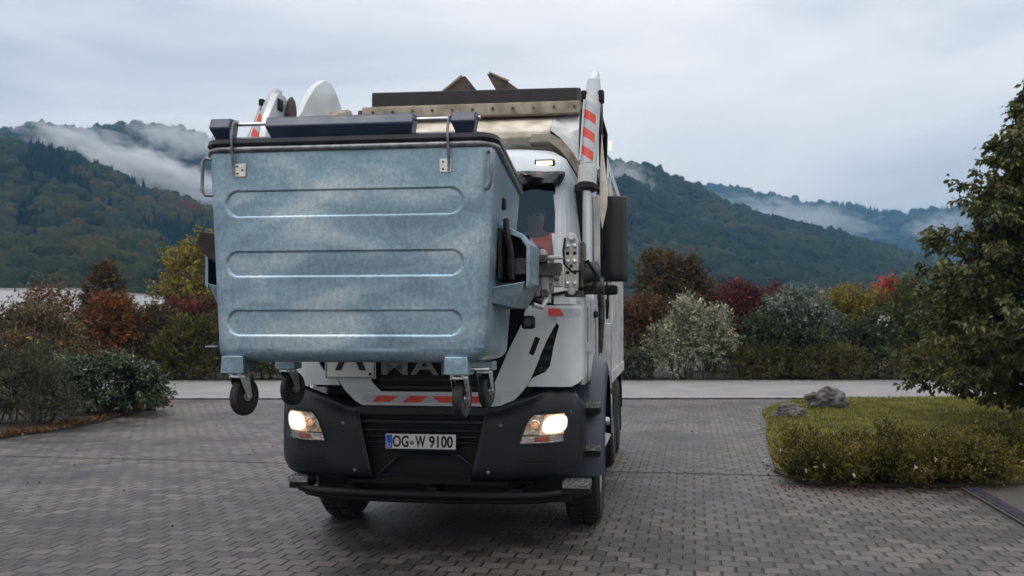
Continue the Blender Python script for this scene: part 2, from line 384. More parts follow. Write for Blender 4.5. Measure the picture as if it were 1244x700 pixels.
def sheet(name, poly, z, m, kind='structure', parent=None, label=None, thick=0, rot=0):
    # polygon in world XY; mesh stored in a frame turned by rot so the material's pattern follows it
    c, s = math.cos(-rot), math.sin(-rot)
    b = MB(); pts = [(x * c - y * s, x * s + y * c) for x, y in poly]
    if thick: b.prism(pts, 'z', z - thick, z)
    else: b.add([(x, y, z) for x, y in pts], [tuple(range(len(pts)))])
    o = b.build(name, m, parent); o.rotation_euler = (0, 0, rot)
    if kind: o['kind'] = kind
    if label: o['label'] = label
    return o

SOIL = mat('dark_soil', (.012, .010, .007), .95, c2=(.04, .03, .02), scale=20, bump=.6, bscale=30)
FIELD = mat('rough_grass_ground', (.02, .03, .012), .95, c2=(.05, .055, .02), scale=.3, bump=.4, bscale=3)
ROADM = mat('grey_asphalt', (.17, .175, .185), .7, c2=(.235, .235, .24), scale=.9, bump=.25, bscale=120, detail=9)
DASPH = mat('dark_damp_asphalt', (.030, .028, .022), .8, c2=(.055, .05, .04), scale=9, bump=.5, bscale=90, detail=9)
KERB = mat('pale_kerb_stone', (.20, .19, .18), .8, c2=(.30, .29, .27), scale=6, bump=.4, bscale=40)
STONE = mat('weathered_rock', (.020, .015, .013), .8, c2=(.15, .14, .14), scale=4, bump=1.0, bscale=9, detail=9)
LAWNM = mat('lawn_ground', (.07, .085, .018), .9, c2=(.15, .14, .035), scale=2.5, bump=.8, bscale=60, detail=8)
PAV = paver_mat()

PROT = rad(-10.0)
sheet('ground', [(-2500, -400), (2500, -400), (2500, 2600), (-2500, 2600)], -.06, FIELD)
sheet('paved_yard', [(-30, -12), (30, -12), (30, 25.6), (-30, 25.0)], 0.0, PAV, rot=PROT)
sheet('road', [(-120, 25.35), (120, 26.35), (120, 33.9), (-120, 32.5)], .004, ROADM)
# gutter row of small setts between yard and road, each side kerb far side
b = MB()
for i in range(150):
    x = -24 + i * .32; y = 25.0 + (x + 24) * .0083 + .62
    b.box(x + .008, x + .312, y - .16, y + .16, 0, .012 + .006 * random.random())
sheet_g = b.build('gutter', KERB, bevel=.006); sheet_g['kind'] = 'structure'
b = MB(); b.box(-120, 120, -.07, .07, -.05, .03)
k = b.build('road_kerb', KERB, bevel=.015, loc=(0, 33.3, 0), rz=.0055); k['kind'] = 'structure'
# straight mossy joint that crosses the pavers
JOINT = mat('mossy_joint', (.018, .015, .010), .95, c2=(.07, .065, .03), scale=14, bump=.8, bscale=60)
sheet('paving_joint', [(-14, 15.62), (6, 11.98), (6, 12.03), (-14, 15.67)], .004, JOINT)
sheet('side_lane', [(4.35, 11.75), (4.35, 11.5), (4.0, 9.6), (3.4, -10), (30, -10), (30, 12.4), (6, 12.0)], .004, DASPH) if False else None
sheet('side_lane', [(5.0, 11.5), (4.62, 9.2), (3.6, 3.0), (1.6, -9), (30, -9), (30, 12.4), (5.2, 12.1)], .008, DASPH)

# beds
left_bed = [(-30, 8), (-9.1, 15.2), (-8.2, 16.6), (-7.9, 17.6), (-7.75, 19.1), (-7.8, 21.3), (-8.0, 23.1), (-8.45, 24.2), (-9.4, 24.75), (-12, 24.95), (-30, 24.9)]
sheet('left_flower_bed', left_bed, .05, SOIL, thick=.05)
back_bed = [(-60, 33.0), (60, 33.66), (60, 48), (-60, 48)]
sheet('roadside_bed', back_bed, .028, SOIL, thick=.1)
lawn = [(3.35, 12.35), (3.3, 12.9), (3.75, 15.0), (4.35, 17.6), (4.85, 19.6), (5.15, 21.2), (5.9, 22.9), (6.6, 24.0), (8.2, 24.9), (14, 25.5), (30, 25.9), (30, 12.6), (5.4, 12.5), (4.9, 12.3), (3.6, 12.3)]
sheet('lawn_island', lawn, .05, LAWNM, thick=.05)

# ------------------------------------------------------------------ vegetation
def rng(seed): return np.random.default_rng(seed)

def leaves_at(R, P, D, Lf, Wf, droop=0.2, spread=.8, fold=.25):
    """P (n,3) leaf bases, D (n,3) main direction"""
    n = len(P)
    d = D + R.normal(size=(n, 3)) * spread; d[:, 2] -= droop
    d /= np.linalg.norm(d, axis=1)[:, None] + 1e-9
    u = R.normal(size=(n, 3)); u[:, 2] += 1.2
    side = np.cross(d, u); side /= np.linalg.norm(side, axis=1)[:, None] + 1e-9
    nm = np.cross(side, d)
    l = (Lf * R.uniform(.65, 1.25, n))[:, None]; w = l * (Wf / Lf) * .5
    a = P; b = P + d * l * .45 + side * w + nm * w * fold; c = P + d * l - nm * l * .12; e = P + d * l * .45 - side * w + nm * w * fold
    V = np.stack([a, b, c, e], 1).reshape(-1, 3)
    I = np.arange(n)[:, None] * 4
    Fc = np.concatenate([I + np.array([[0, 1, 2]]), I + np.array([[0, 2, 3]])], 0)
    return V, Fc

def shoots(R, blobs, ns, slen, nl, Lf, Wf, up=.4, droop=.15, spread=.7, inner=.55, pw=.6, fr=.16):
    tot = sum((b[3] * b[4] * b[5]) ** (2 / 3) for b in blobs); Ps = []; Ds = []
    for bi, b in enumerate(blobs):
        k = int(ns * (b[3] * b[4] * b[5]) ** (2 / 3) / tot) + 1
        d = R.normal(size=(k, 3)); d /= np.linalg.norm(d, axis=1)[:, None]
        d[:, 2] = np.where(d[:, 2] < -.55, -d[:, 2], d[:, 2])
        ph = R.uniform(0, 6, 3)
        lump = 1 + fr * np.sin(d[:, 0] * 5 + ph[0]) * np.cos(d[:, 1] * 6 + ph[1]) + fr * .8 * np.sin(d[:, 2] * 9 + ph[2] + d[:, 0] * 4)
        r = (inner + (1 - inner) * R.uniform(0, 1, k) ** pw) * lump
        p = np.array(b[:3]) + d * r[:, None] * np.array(b[3:6])
        sd = d + np.array([0, 0, up]) + R.normal(size=(k, 3)) * .35; sd /= np.linalg.norm(sd, axis=1)[:, None]
        t = R.uniform(0, 1, (k, nl)); sl = slen * R.uniform(.5, 1.5, k)
        pp = p[:, None, :] + sd[:, None, :] * (t * sl[:, None])[:, :, None] + R.normal(size=(k, nl, 3)) * Lf * .25
        dd = np.repeat(sd[:, None, :], nl, 1)
        Ps.append(pp.reshape(-1, 3)); Ds.append(dd.reshape(-1, 3))
    P = np.concatenate(Ps); D = np.concatenate(Ds)
    keep = P[:, 2] > .02
    return leaves_at(R, P[keep], D[keep], Lf, Wf, droop, spread)

BARK = mat('bark', (.03, .022, .016), .9, c2=(.08, .06, .045), scale=12, bump=.6, bscale=30, stretch=(3, 3, .5))

def shrub(loc, blobs, ns, slen, nl, Lf, Wf, m, label, cat='shrub', name='shrub', seed=1, trunk=None, group=None, up=.4, droop=.15, spread=.7, inner=.55, blossoms=None, core=None, fr=.16, crown='foliage'):
    R = rng(seed); t = empty(name, loc, 0, label, cat, group)
    if name in ('shrub', 'round_tree', 'rose_bush', 'small_tree'):
        q0 = random.Random(seed * 3 + 1); ex = []
        for _ in range(4):
            q = q0.choice(blobs); a_ = q0.uniform(.2, 2.94); k_ = q0.uniform(.75, 1.1)
            ex.append((q[0] + math.cos(a_) * q[3] * k_, q[1] + q0.uniform(-.3, .3) * q[4], q[2] + math.sin(a_) * q[5] * k_, q[3] * q0.uniform(.22, .42), q[4] * .35, q[5] * q0.uniform(.2, .42)))
        blobs = list(blobs) + ex; ns = int(ns * 1.2)
    V, Fc = shoots(R, blobs, ns, slen, nl, Lf, Wf, up, droop, spread, inner, fr=fr)
    fast_mesh(crown, V, Fc, m, t)
    # stems from the base out into the foliage
    b = MB(); rr = random.Random(seed)
    zb = min(q[2] - q[5] for q in blobs)
    if trunk:
        top = trunk[1]; b.tube([(0, 0, -.05), (.03, .02, top * .5), (.0, .0, top)], [trunk[0], trunk[0] * .8, trunk[0] * .45], 8)
        for i in range(14):
            q = rr.choice(blobs); a = rr.random() * 6.28; z0 = top * rr.uniform(.35, .95)
            e = (q[0] + math.cos(a) * q[3] * .75, q[1] + math.sin(a) * q[4] * .75, q[2] + q[5] * rr.uniform(-.3, .8))
            b.tube([(0, 0, z0), (e[0] * .5, e[1] * .5, z0 + (e[2] - z0) * .4), e], [trunk[0] * .4, trunk[0] * .25, .008], 6)
        b.build('trunk', BARK, t, smooth=True)
    else:
        xs_ = [q[0] * .6 for q in blobs]; b.tube([(min(xs_) - .15, 0, -.04), (max(xs_) + .15, .02, -.04)], .05, 6)
        for i in range(16):
            q = rr.choice(blobs); a = rr.random() * 6.28
            e = (q[0] + math.cos(a) * q[3] * .8, q[1] + math.sin(a) * q[4] * .8, q[2] + q[5] * rr.uniform(0, .8))
            s0 = (q[0] * .6 + rr.uniform(-.1, .1), rr.uniform(-.04, .04), -.05)
            b.tube([s0, ((s0[0] + e[0]) / 2, (s0[1] + e[1]) / 2, e[2] * .55), e], [.022, .015, .005], 5)
        b.build('stem', BARK, t, smooth=True)
    if blossoms:
        bm_, cnt, sz = blossoms
        V, Fc = [], []
        base = 0
        for i in range(cnt):
            q = blobs[R.integers(len(blobs))]; d = R.normal(size=3); d[1] = -abs(d[1]); d[2] = abs(d[2]) * .8; d /= np.linalg.norm(d)
            c = np.array(q[:3]) + d * np.array(q[3:6]) * 1.08
            P = np.repeat(c[None], 9, 0); DD = R.normal(size=(9, 3)) + d * 1.0
            v, f = leaves_at(R, P, DD, sz, sz * .8, 0, .3)
            V.append(v); Fc.append(f + base); base += len(v)
        fast_mesh('blossom', np.concatenate(V), np.concatenate(Fc), bm_, t)
    return t

# leaf palettes (base tones, before leafmat paints in highlight and shade contrast)
LM_DARK = leafmat('leaves_dark_green', [(.015, .025, .010), (.03, .048, .018), (.05, .065, .03), (.085, .10, .055)], .4)
LM_GREEN = leafmat('leaves_green', [(.025, .035, .010), (.05, .065, .018), (.09, .10, .03), (.13, .13, .045)], .5)
LM_YEL = leafmat('leaves_yellow_green', [(.06, .06, .012), (.13, .12, .02), (.22, .18, .03), (.30, .22, .04)], .5)
LM_ORANGE = leafmat('leaves_orange', [(.04, .03, .012), (.08, .045, .015), (.18, .065, .02), (.32, .11, .03)], .5)
LM_RED = leafmat('leaves_dark_red', [(.03, .022, .012), (.055, .018, .014), (.11, .024, .022), (.18, .055, .04)], .5)
LM_SCARL = leafmat('leaves_scarlet', [(.07, .04, .02), (.25, .05, .03), (.42, .07, .04), (.45, .12, .07)], .5)
LM_BROWN = leafmat('leaves_brown', [(.022, .018, .010), (.05, .036, .016), (.09, .06, .025), (.14, .085, .035)], .6)
LM_GREY = leafmat('leaves_grey_beige', [(.03, .025, .014), (.065, .052, .03), (.115, .09, .05), (.19, .145, .085)], .7)
LM_WHITE = leafmat('leaves_variegated', [(.05, .065, .035), (.16, .18, .12), (.29, .30, .21), (.42, .42, .32)], .55)
LM_WG = leafmat('leaves_silver_green', [(.03, .045, .03), (.07, .09, .065), (.15, .18, .14), (.33, .37, .32)], .5)
LM_OLIVE = leafmat('leaves_olive', [(.02, .022, .006), (.045, .045, .010), (.085, .078, .016), (.15, .125, .025)], .5)
LM_HEDGE = leafmat('leaves_hedge', [(.022, .024, .006), (.06, .058, .011), (.11, .095, .018), (.17, .135, .03)], .5, trans=.35)
LM_JUN = leafmat('leaves_grey_green', [(.022, .03, .018), (.045, .055, .035), (.075, .085, .05), (.10, .10, .06)], .7)
LM_RHO = leafmat('leaves_glossy', [(.012, .022, .012), (.025, .045, .022), (.05, .075, .04), (.10, .12, .05)], .25, spec=.7)
LM_PEAR = leafmat('leaves_tree', [(.022, .030, .008), (.045, .056, .014), (.075, .082, .020), (.12, .105, .028)], .38, trans=.3, spec=.45)
LM_BRED = leafmat('leaves_bronze', [(.03, .025, .010), (.06, .04, .018), (.12, .06, .03), (.17, .08, .04)], .5)
PETAL = mat('white_petals', (.75, .72, .68), .6)
PETALY = mat('yellow_petals', (.75, .6, .15), .6)

def at(px, y): return (px - 622) / F * y
def zz(py, y): return CAM_H + (395 - py) / F * y

# --- beyond the road, left of the truck
def place(px, y): return (at(px, y), y, .05)
shrub(place(45, 26.6), [(0, 0, 1.0, .95, .9, 1.05), (-1.0, .3, .95, .8, .8, 1.0), (.7, -.2, .75, .75, .7, .75)], 1500, .35, 12, .085, .045, LM_GREY, 'greyish beige shrub on the far left of the bed, below the white warehouse', seed=11)
shrub(place(62, 29.5), [(0, 0, 1.7, .6, .5, 1.0), (-.5, 0, 1.4, .4, .4, .9)], 260, .6, 9, .11, .06, LM_BRED, 'tall thin shrub with bronze shoot tips in front of the white warehouse', seed=12, up=1.2)
shrub(place(126, 37), [(0, 0, 1.6, 1.05, .9, 1.4), (0, 0, 2.9, .65, .6, .95), (.05, 0, 3.5, .33, .3, .5)], 1500, .22, 12, .09, .05, LM_BROWN, 'dark brown cone shaped tree rising above the orange shrub', 'tree', 'conical_tree', seed=13, trunk=(.09, 3.2), crown='crown')
shrub(place(128, 34.2), [(0, 0, 1.25, .95, .7, 1.2), (.8, 0, 1.0, .6, .6, 1.0), (-.7, 0, .95, .6, .6, .9)], 1300, .3, 12, .10, .055, LM_ORANGE, 'orange leaved shrub standing across the road left of the truck', seed=14)
shrub(place(182, 34.6), [(0, 0, 1.05, .95, .7, 1.05), (-.7, 0, .9, .7, .6, .95)], 1100, .3, 12, .09, .045, LM_BROWN, 'brown green shrub between the orange shrub and the dark red one', seed=15)
shrub(place(232, 37.5), [(0, 0, 3.3, .95, .9, 1.2), (-.5, 0, 2.5, .7, .7, .8), (.5, 0, 4.1, .7, .6, .7), (.6, 0, 2.6, .8, .8, .9)], 520, .5, 10, .16, .075, LM_YEL, 'yellow green tree with loose hanging leaves at the left edge of the metal bin', 'tree', 'small_tree', seed=16, trunk=(.08, 3.6), inner=.3, crown='crown')
shrub(place(222, 35.8), [(0, 0, 1.55, .8, .6, 1.0), (.9, 0, 1.5, .7, .6, .9), (-.7, 0, 1.4, .55, .5, .8)], 900, .35, 11, .10, .05, LM_RED, 'dark red shrub under the yellow green tree', seed=17)
shrub(place(225, 33.9), [(0, 0, .9, .8, .6, .95), (.9, 0, 1.0, .8, .6, 1.0), (-.7, 0, .6, .7, .5, .6)], 1300, .3, 12, .085, .045, LM_OLIVE, 'olive green shrub directly across the road under the dark red shrub', seed=18)
shrub(place(330, 34.2), [(0, 0, .75, .95, .6, .75), (1.4, 0, .8, .95, .6, .8), (-1.2, 0, .6, .9, .5, .6)], 1300, .3, 12, .085, .045, LM_GREEN, 'green shrub across the road seen beneath the left casters of the bin', seed=19)
shrub(place(480, 34.6), [(0, 0, .9, 1.8, .7, .9), (2.0, 0, .8, 1.5, .7, .8), (-2.0, 0, .8, 1.5, .7, .8)], 2600, .35, 12, .10, .05, LM_DARK, 'dark green shrub across the road hidden behind the truck front', seed=20)
# --- beyond the road, right of the truck
shrub(place(690, 35.2), [(0, 0, .9, 1.5, .8, .9), (-1.5, 0, .9, 1.2, .8, .9)], 2000, .35, 12, .10, .05, LM_OLIVE, 'olive shrub across the road hidden behind the truck body', seed=21)
shrub(place(777, 34.9), [(0, 0, 1.2, .75, .7, 1.15), (.5, 0, 1.75, .5, .5, .8), (-.4, 0, 1.6, .5, .5, .9)], 1300, .35, 12, .10, .05, LM_BRED, 'bronze orange shrub right beside the rear of the truck', seed=22)
shrub(place(815, 38), [(0, 0, 2.2, 1.35, 1.0, 1.6), (-.3, 0, 3.4, .9, .8, 1.0), (1.0, 0, 2.2, .95, .8, 1.2), (.4, 0, 3.0, .8, .7, .9)], 2300, .3, 12, .10, .05, LM_BROWN, 'round brown green tree behind the bronze shrub and white variegated shrub', 'tree', 'round_tree', seed=23, trunk=(.1, 3.0), crown='crown')
shrub(place(772, 33.7), [(0, 0, .4, .45, .4, .4), (-.6, 0, .35, .4, .4, .38)], 500, .2, 10, .08, .05, LM_JUN, 'low blue green plant at the road edge next to the truck rear', 'plant', 'low_plant', seed=24)
shrub(place(838, 34.0), [(0, 0, 1.15, .85, .7, 1.0), (-.75, 0, .95, .55, .55, .8), (.75, 0, 1.2, .6, .55, .75), (.0, 0, 1.95, .45, .4, .6), (-.5, -.2, .5, .5, .4, .45)], 1500, .35, 12, .085, .05, LM_WHITE, 'white variegated shrub across the road, palest of the shrubs beside the truck', seed=25, inner=.4, fr=.25)
shrub(place(905, 36.2), [(0, 0, 1.7, 1.0, .8, 1.2), (.9, 0, 1.9, .7, .6, .85), (-.55, 0, 2.1, .5, .5, .75), (-.2, 0, 2.7, .3, .3, .5)], 1500, .35, 11, .10, .05, LM_RED, 'dark red shrub between the two pale shrubs across the road', seed=26, fr=.25)
shrub(place(968, 35.2), [(0, 0, 1.55, .95, .8, 1.05), (.7, 0, 1.3, .7, .6, .9), (-.6, 0, 1.8, .5, .5, .8), (.1, 0, 2.3, .5, .4, .6)], 1500, .35, 11, .10, .055, LM_WG, 'silvery green shrub right of the dark red shrub', seed=27, fr=.22)
shrub(place(935, 34.4), [(0, 0, .95, .9, .6, .9), (1.2, 0, .9, .8, .6, .85)], 1200, .3, 12, .085, .05, LM_DARK, 'dark green bush in front of the red and silvery shrubs', seed=28)
shrub(place(1028, 36.5), [(0, 0, 1.6, 1.0, .8, 1.1), (.9, 0, 1.8, .6, .6, .9), (-.7, 0, 1.9, .5, .5, .75)], 1200, .35, 11, .10, .05, LM_YEL, 'yellow green shrub behind the white roses', seed=29)
shrub(place(1082, 37.5), [(0, 0, 2.5, .55, .5, .65), (-.3, 0, 2.1, .5, .5, .6), (.5, 0, 2.6, .4, .4, .4)], 600, .3, 11, .11, .06, LM_SCARL, 'scarlet topped small tree behind the roses beside the big green tree', 'tree', 'small_tree', seed=30, trunk=(.07, 2.2), crown='crown')
shrub(place(1048, 34.9), [(0, 0, .95, .75, .6, .9), (.55, 0, 1.05, .5, .5, .75)], 900, .35, 11, .08, .05, LM_DARK, 'rose bush dotted with white blossoms across the road', 'rose bush', 'rose_bush', seed=31, blossoms=(PETAL, 22, .10))
shrub(place(1112, 35.6), [(0, 0, 1.7, 1.0, .8, 1.3), (.9, 0, 1.7, .9, .8, 1.3), (-.6, 0, 1.2, .6, .5, 1.0), (2.4, 0, 1.6, 1.1, .8, 1.3)], 1800, .35, 12, .10, .05, LM_GREEN, 'green shrub across the road behind the big tree crown', seed=32)
for i, (a, bb, lab, sd) in enumerate([(872, 965, 'low arching hedge across the road in front of the dark red shrub', 33), (975, 1050, 'low arching hedge across the road in front of the rose bush', 34), (1085, 1170, 'low arching hedge across the road behind the big tree', 35)]):
    cx = (a + bb) / 2; hw = (bb - a) / 2 / F * 33.9
    bl = [(t * hw, 0, .38 + .07 * math.sin(t * 5 + i), hw * .42, .45, .5) for t in (-.8, -.3, .2, .7)]
    shrub(place(cx, 33.95), bl, 1300, .3, 12, .07, .03, LM_OLIVE, lab, 'hedge', 'low_hedge', seed=sd, group='low hedges along the road', up=.5)
shrub(place(272, 33.55), [(-1.2, 0, .3, .9, .3, .35), (0, 0, .28, .9, .3, .33), (1.2, 0, .3, .9, .3, .35)], 900, .25, 12, .07, .035, LM_OLIVE, 'low hedge across the road left of the truck, under the bin', 'hedge', 'low_hedge', seed=36, group='low hedges along the road')
TK = [(160, 'tall dark green shrub behind the orange shrub', LM_DARK, .85), (300, 'tall olive shrub behind the bin, left of the truck', LM_OLIVE, 1.0),
      (410, 'tall dark bush hidden behind the bin', LM_DARK, 1.0), (560, 'tall brown bush hidden behind the cab', LM_BROWN, 1.0), (870, 'tall dark green shrub behind the dark red shrub', LM_DARK, 1.05), (935, 'tall olive shrub behind the silvery green one', LM_OLIVE, 1.1),
      (1005, 'tall mid green shrub behind the yellow green one', LM_GREEN, 1.12), (1075, 'tall brown green shrub behind the scarlet topped tree', LM_BROWN, 1.1), (1150, 'tall dark shrub behind the big tree', LM_DARK, 1.25), (1240, 'tall green shrub behind the big tree, at the right edge', LM_GREEN, 1.25)]
for i, (px_, lab, lm, hh) in enumerate(TK):
    q_ = random.Random(i)
    bl = [(q_.uniform(-1.4, 1.4), q_.uniform(-.4, .4), q_.uniform(.7, 1.9) * hh, q_.uniform(.6, 1.0), .6, q_.uniform(.6, .95)) for _ in range(6)] + [(0, 0, .8, 1.5, .6, .8)]
    shrub(place(px_, 40), bl, 1500, .4, 11, .11, .055, lm, lab, seed=80 + i, fr=.25, group=None)
# --- bed on the left, this side of the road
shrub(place(132, 20.7), [(0, 0, .50, .75, .6, .52), (-.65, -.15, .48, .5, .5, .48), (.62, .25, .40, .45, .45, .42)], 800, .2, 11, .105, .045, LM_RHO, 'glossy dark leaved rhododendron on the corner of the left bed', seed=41, up=.15, droop=.3)
shrub(place(182, 22.0), [(0, 0, .14, .35, .3, .16), (-.5, -.6, .12, .3, .3, .13)], 300, .12, 9, .06, .04, LM_YEL, 'low yellow green plant at the tip of the left bed', 'plant', 'low_plant', seed=42)
shrub(place(38, 18.6), [(0, 0, .45, .75, .7, .62), (-.9, .1, .5, .7, .7, .68), (.5, -.2, .25, .4, .4, .32)], 1800, .22, 12, .06, .02, LM_JUN, 'grey green feathery juniper at the left edge of the yard', seed=43, up=.7)
shrub(place(15, 22.4), [(0, 0, .75, .9, .8, .8), (-1.2, 0, .8, .8, .8, .85), (.95, .2, .6, .6, .5, .62)], 1200, .28, 11, .07, .035, LM_BROWN, 'brownish bush behind the juniper at the left edge', seed=44, blossoms=(PETALY, 8, .07))
shrub(place(-190, 17), [(0, 0, .7, 1.2, .9, .8), (-1.4, 0, .7, 1.0, .9, .8)], 900, .3, 11, .08, .04, LM_JUN, 'grey green bush outside the left edge of the yard', seed=45)
LITTER = leafmat('leaf_litter', [(.03, .02, .01), (.07, .04, .015), (.12, .05, .02), (.09, .09, .03)], .8)
R = rng(50); n = 2600
edge = np.array(left_bed[1:9]); seg = R.integers(0, 7, n); t = R.uniform(0, 1, n)
pe = edge[seg] * (1 - t[:, None]) + edge[seg + 1] * t[:, None]
P = np.c_[pe[:, 0] - np.abs(R.normal(size=n)) * .28 + .05, pe[:, 1] + R.normal(size=n) * .1, np.full(n, .055)]
V, Fc = leaves_at(R, P, np.tile([0, -.3, .4], (n, 1)), .06, .04, 0, .9)
o = fast_mesh('leaf_litter', V, Fc, LITTER); tag(o, 'brown fallen leaves and creeping plants along the bed edge', 'leaf litter', kind='stuff')
n = 340
P = np.c_[R.uniform(-8, 5.5, n), R.uniform(5.5, 22, n), np.full(n, .012)]
P2 = np.c_[R.uniform(3.0, 5.6, 160), 11.62 - np.abs(R.normal(size=160)) * .16, np.full(160, .012)]; P3 = np.c_[R.uniform(-22, 20, 500), np.zeros(500), np.full(500, .016)]; P3[:, 1] = 33.15 + P3[:, 0] * .0055 - np.abs(R.normal(size=500)) * .22
P4 = np.c_[3.3 - np.abs(R.normal(size=60)) * .1 + np.linspace(0, 1.6, 60), np.linspace(12.2, 20.5, 60), np.full(60, .012)]
P = P[~((np.abs(P[:, 0] + .2) < 2.4) & (P[:, 1] > 7.5))]; P = np.concatenate([P, P2, P3, P4])
V, Fc = leaves_at(R, P, R.normal(size=(len(P), 3)) * [1, 1, .05], .035, .022, 0, .12)
o = fast_mesh('fallen_leaves', V, Fc, LITTER); tag(o, 'few small fallen leaves scattered over the paving', 'leaves', kind='stuff')

# --- foreground right hedge, bronze bush, lawn, rocks
hb = []; rr = random.Random(9)
for i in range(13):
    x = 3.46 + i * .175; e_ = math.sin(math.pi * (i + .6) / 14) ** .7
    hb.append((x - 4.5, 11.98 - 12.4 - .12 * e_ + rr.uniform(-.07, .07), .09 + .05 * e_ + rr.uniform(-.05, .05), .25, .36, .15 + .10 * e_))
for i in range(7): hb.append((3.55 + i * .34 - 4.5, .02 + .12 * rr.random(), .16 + rr.uniform(-.06, .07), .27, .30, .24))
sheet('hedge_bed', [(3.35, 11.85), (3.7, 11.66), (5.0, 11.62), (7.5, 11.9), (7.5, 12.8), (3.25, 12.8)], .035, SOIL, thick=.03)
shrub((4.5, 12.4, .02), hb, 5200, .16, 14, .040, .019, LM_HEDGE, 'low spreading olive green hedge with white blossoms at the paving edge, right foreground', 'hedge', 'low_hedge', seed=51, up=1.1, blossoms=(PETAL, 30, .034), fr=.30, droop=-.1, inner=.45)
hb = [(-.4, -.25, .16, .3, .4, .24), (-.1, -.15, .19, .3, .4, .26), (.2, -.05, .17, .3, .35, .24), (.5, .0, .15, .3, .35, .22)]
shrub((6.05, 12.7, .02), hb, 1900, .20, 13, .040, .019, LM_HEDGE, 'short olive hedge continuing to the right under the big tree', 'hedge', 'low_hedge', seed=52, up=1.1, fr=.22, droop=-.1, inner=.45)
shrub((7.0, 12.9, .05), [(0, 0, .36, .45, .45, .40), (.6, .1, .4, .45, .45, .42), (1.4, .2, .4, .5, .5, .42)], 1300, .15, 10, .045, .03, LM_BRED, 'bronze leaved barberry bush at the right edge of the photo', seed=53, up=.6)
def inpoly(P, poly):
    x, y = P[:, 0], P[:, 1]; c = np.zeros(len(P), bool); n = len(poly)
    for i in range(n):
        x1, y1 = poly[i]; x2, y2 = poly[(i + 1) % n]
        c ^= ((y1 > y) != (y2 > y)) & (x < (x2 - x1) * (y - y1) / (y2 - y1 + 1e-12) + x1)
    return c
GRASS = leafmat('grass_blades', [(.07, .085, .014), (.12, .13, .024), (.19, .18, .04), (.27, .23, .07)], .6, trans=.3)
R = rng(60); n = 90000
P = np.c_[R.uniform(2.9, 13, n), R.uniform(11.5, 25.6, n), np.full(n, .05)]; P = P[inpoly(P, lawn)]
D = R.normal(size=(len(P), 3)) * .35; D[:, 2] = 1
V, Fc = leaves_at(R, P, D, .075, .012, 0, .25)
o = fast_mesh('lawn_grass', V, Fc, GRASS); tag(o, 'short mown grass of the lawn island', 'grass', kind='stuff')

def rock(loc, r, seed, label):
    bm = bmesh.new(); bmesh.ops.create_icosphere(bm, subdivisions=5, radius=1)
    for v in bm.verts:
        p = v.co.copy(); q = p * 1.25 + Vector((seed, 0, 0))
        k = 1 + .42 * (mnoise.noise(q)) + .10 * mnoise.noise(q * 2.6) + .05 * mnoise.noise(q * 7)
        c = mnoise.voronoi(q * 1.6)[0]; k += .30 * (c[1] - c[0]) - .12; k += .05 * abs(mnoise.noise(q * 4.5))
        v.co = Vector((p.x * r[0], p.y * r[1], max(p.z, -.4) * r[2])) * k
    me = bpy.data.meshes.new('boulder'); bm.to_mesh(me); bm.free(); me.materials.append(STONE)
    me.polygons.foreach_set('use_smooth', [True] * len(me.polygons))
    o = bpy.data.objects.new('boulder', me); COL.objects.link(o); o.location = loc
    return tag(o, label, 'rock', 'boulders on the lawn corner')
rock((6.75, 21.9, .2), (.42, .34, .30), 3.3, 'larger pale boulder on the lawn beside the road')
rock((5.35, 19.9, .1), (.28, .24, .21), 8.1, 'smaller brown boulder at the corner of the lawn')

# --- big tree on the right
def big_tree():
    t = empty('broadleaf_tree', (9.6, 18.4, .05), 0, 'tall dark green broadleaf tree on the lawn at the right edge', 'tree')
    R = rng(71); rr = random.Random(5); b = MB(); H = 6.35
    b.tube([(0, 0, -.1), (.03, 0, 1.5), (-.02, .02, 3.5), (.02, 0, 5.3), (0, 0, H)], [.13, .11, .08, .045, .012], 10)
    Ps = []; Ds = []
    for i in range(230):
        z0 = .28 + (H - .55) * (i / 230) ** 1.12; f = (z0 - .28) / (H - .28)
        ln = float(np.interp(z0, [.2, .8, 2.0, 3.2, 4.3, 5.4, 6.2], [2.0, 2.35, 2.2, 1.75, 1.05, .45, .12])) * rr.choice([.62, .85, 1.0, 1.12]); a = i * 2.399 + rr.uniform(-.3, .3)
        dx, dy = math.cos(a), math.sin(a)
        rise = .30 + .55 * f; e = (dx * ln, dy * ln, z0 + ln * rise * .55)
        mid = (dx * ln * .5, dy * ln * .5, z0 + ln * rise * .42)
        b.tube([(0, 0, z0 - .1), mid, e], [.03 * (1 - f) + .012, .015, .005], 5)
        # twigs
        for k in range(int(7 + ln * 9)):
            u = rr.uniform(.22, 1.0); p = np.array([dx * ln * u, dy * ln * u, z0 + ln * rise * (u * .55 + .25 * u * (1 - u))])
            td = np.array([dx * .7 + rr.gauss(0, .7), dy * .7 + rr.gauss(0, .7), rr.gauss(.05, .4)]); td /= np.linalg.norm(td)
            tl = rr.uniform(.12, .40) * (1 - .45 * f); m = 13
            tt = R.uniform(.1, 1, m)
            Ps.append(p + td * tl * tt[:, None] + R.normal(size=(m, 3)) * .035); Ds.append(np.tile(td * .6, (m, 1)))
    P = np.concatenate(Ps); D = np.concatenate(Ds)
    V, Fc = leaves_at(R, P, D, .125, .07, .55, .5)
    b.build('trunk', BARK, t, smooth=True); fast_mesh('crown', V, Fc, LM_PEAR, t)
big_tree()

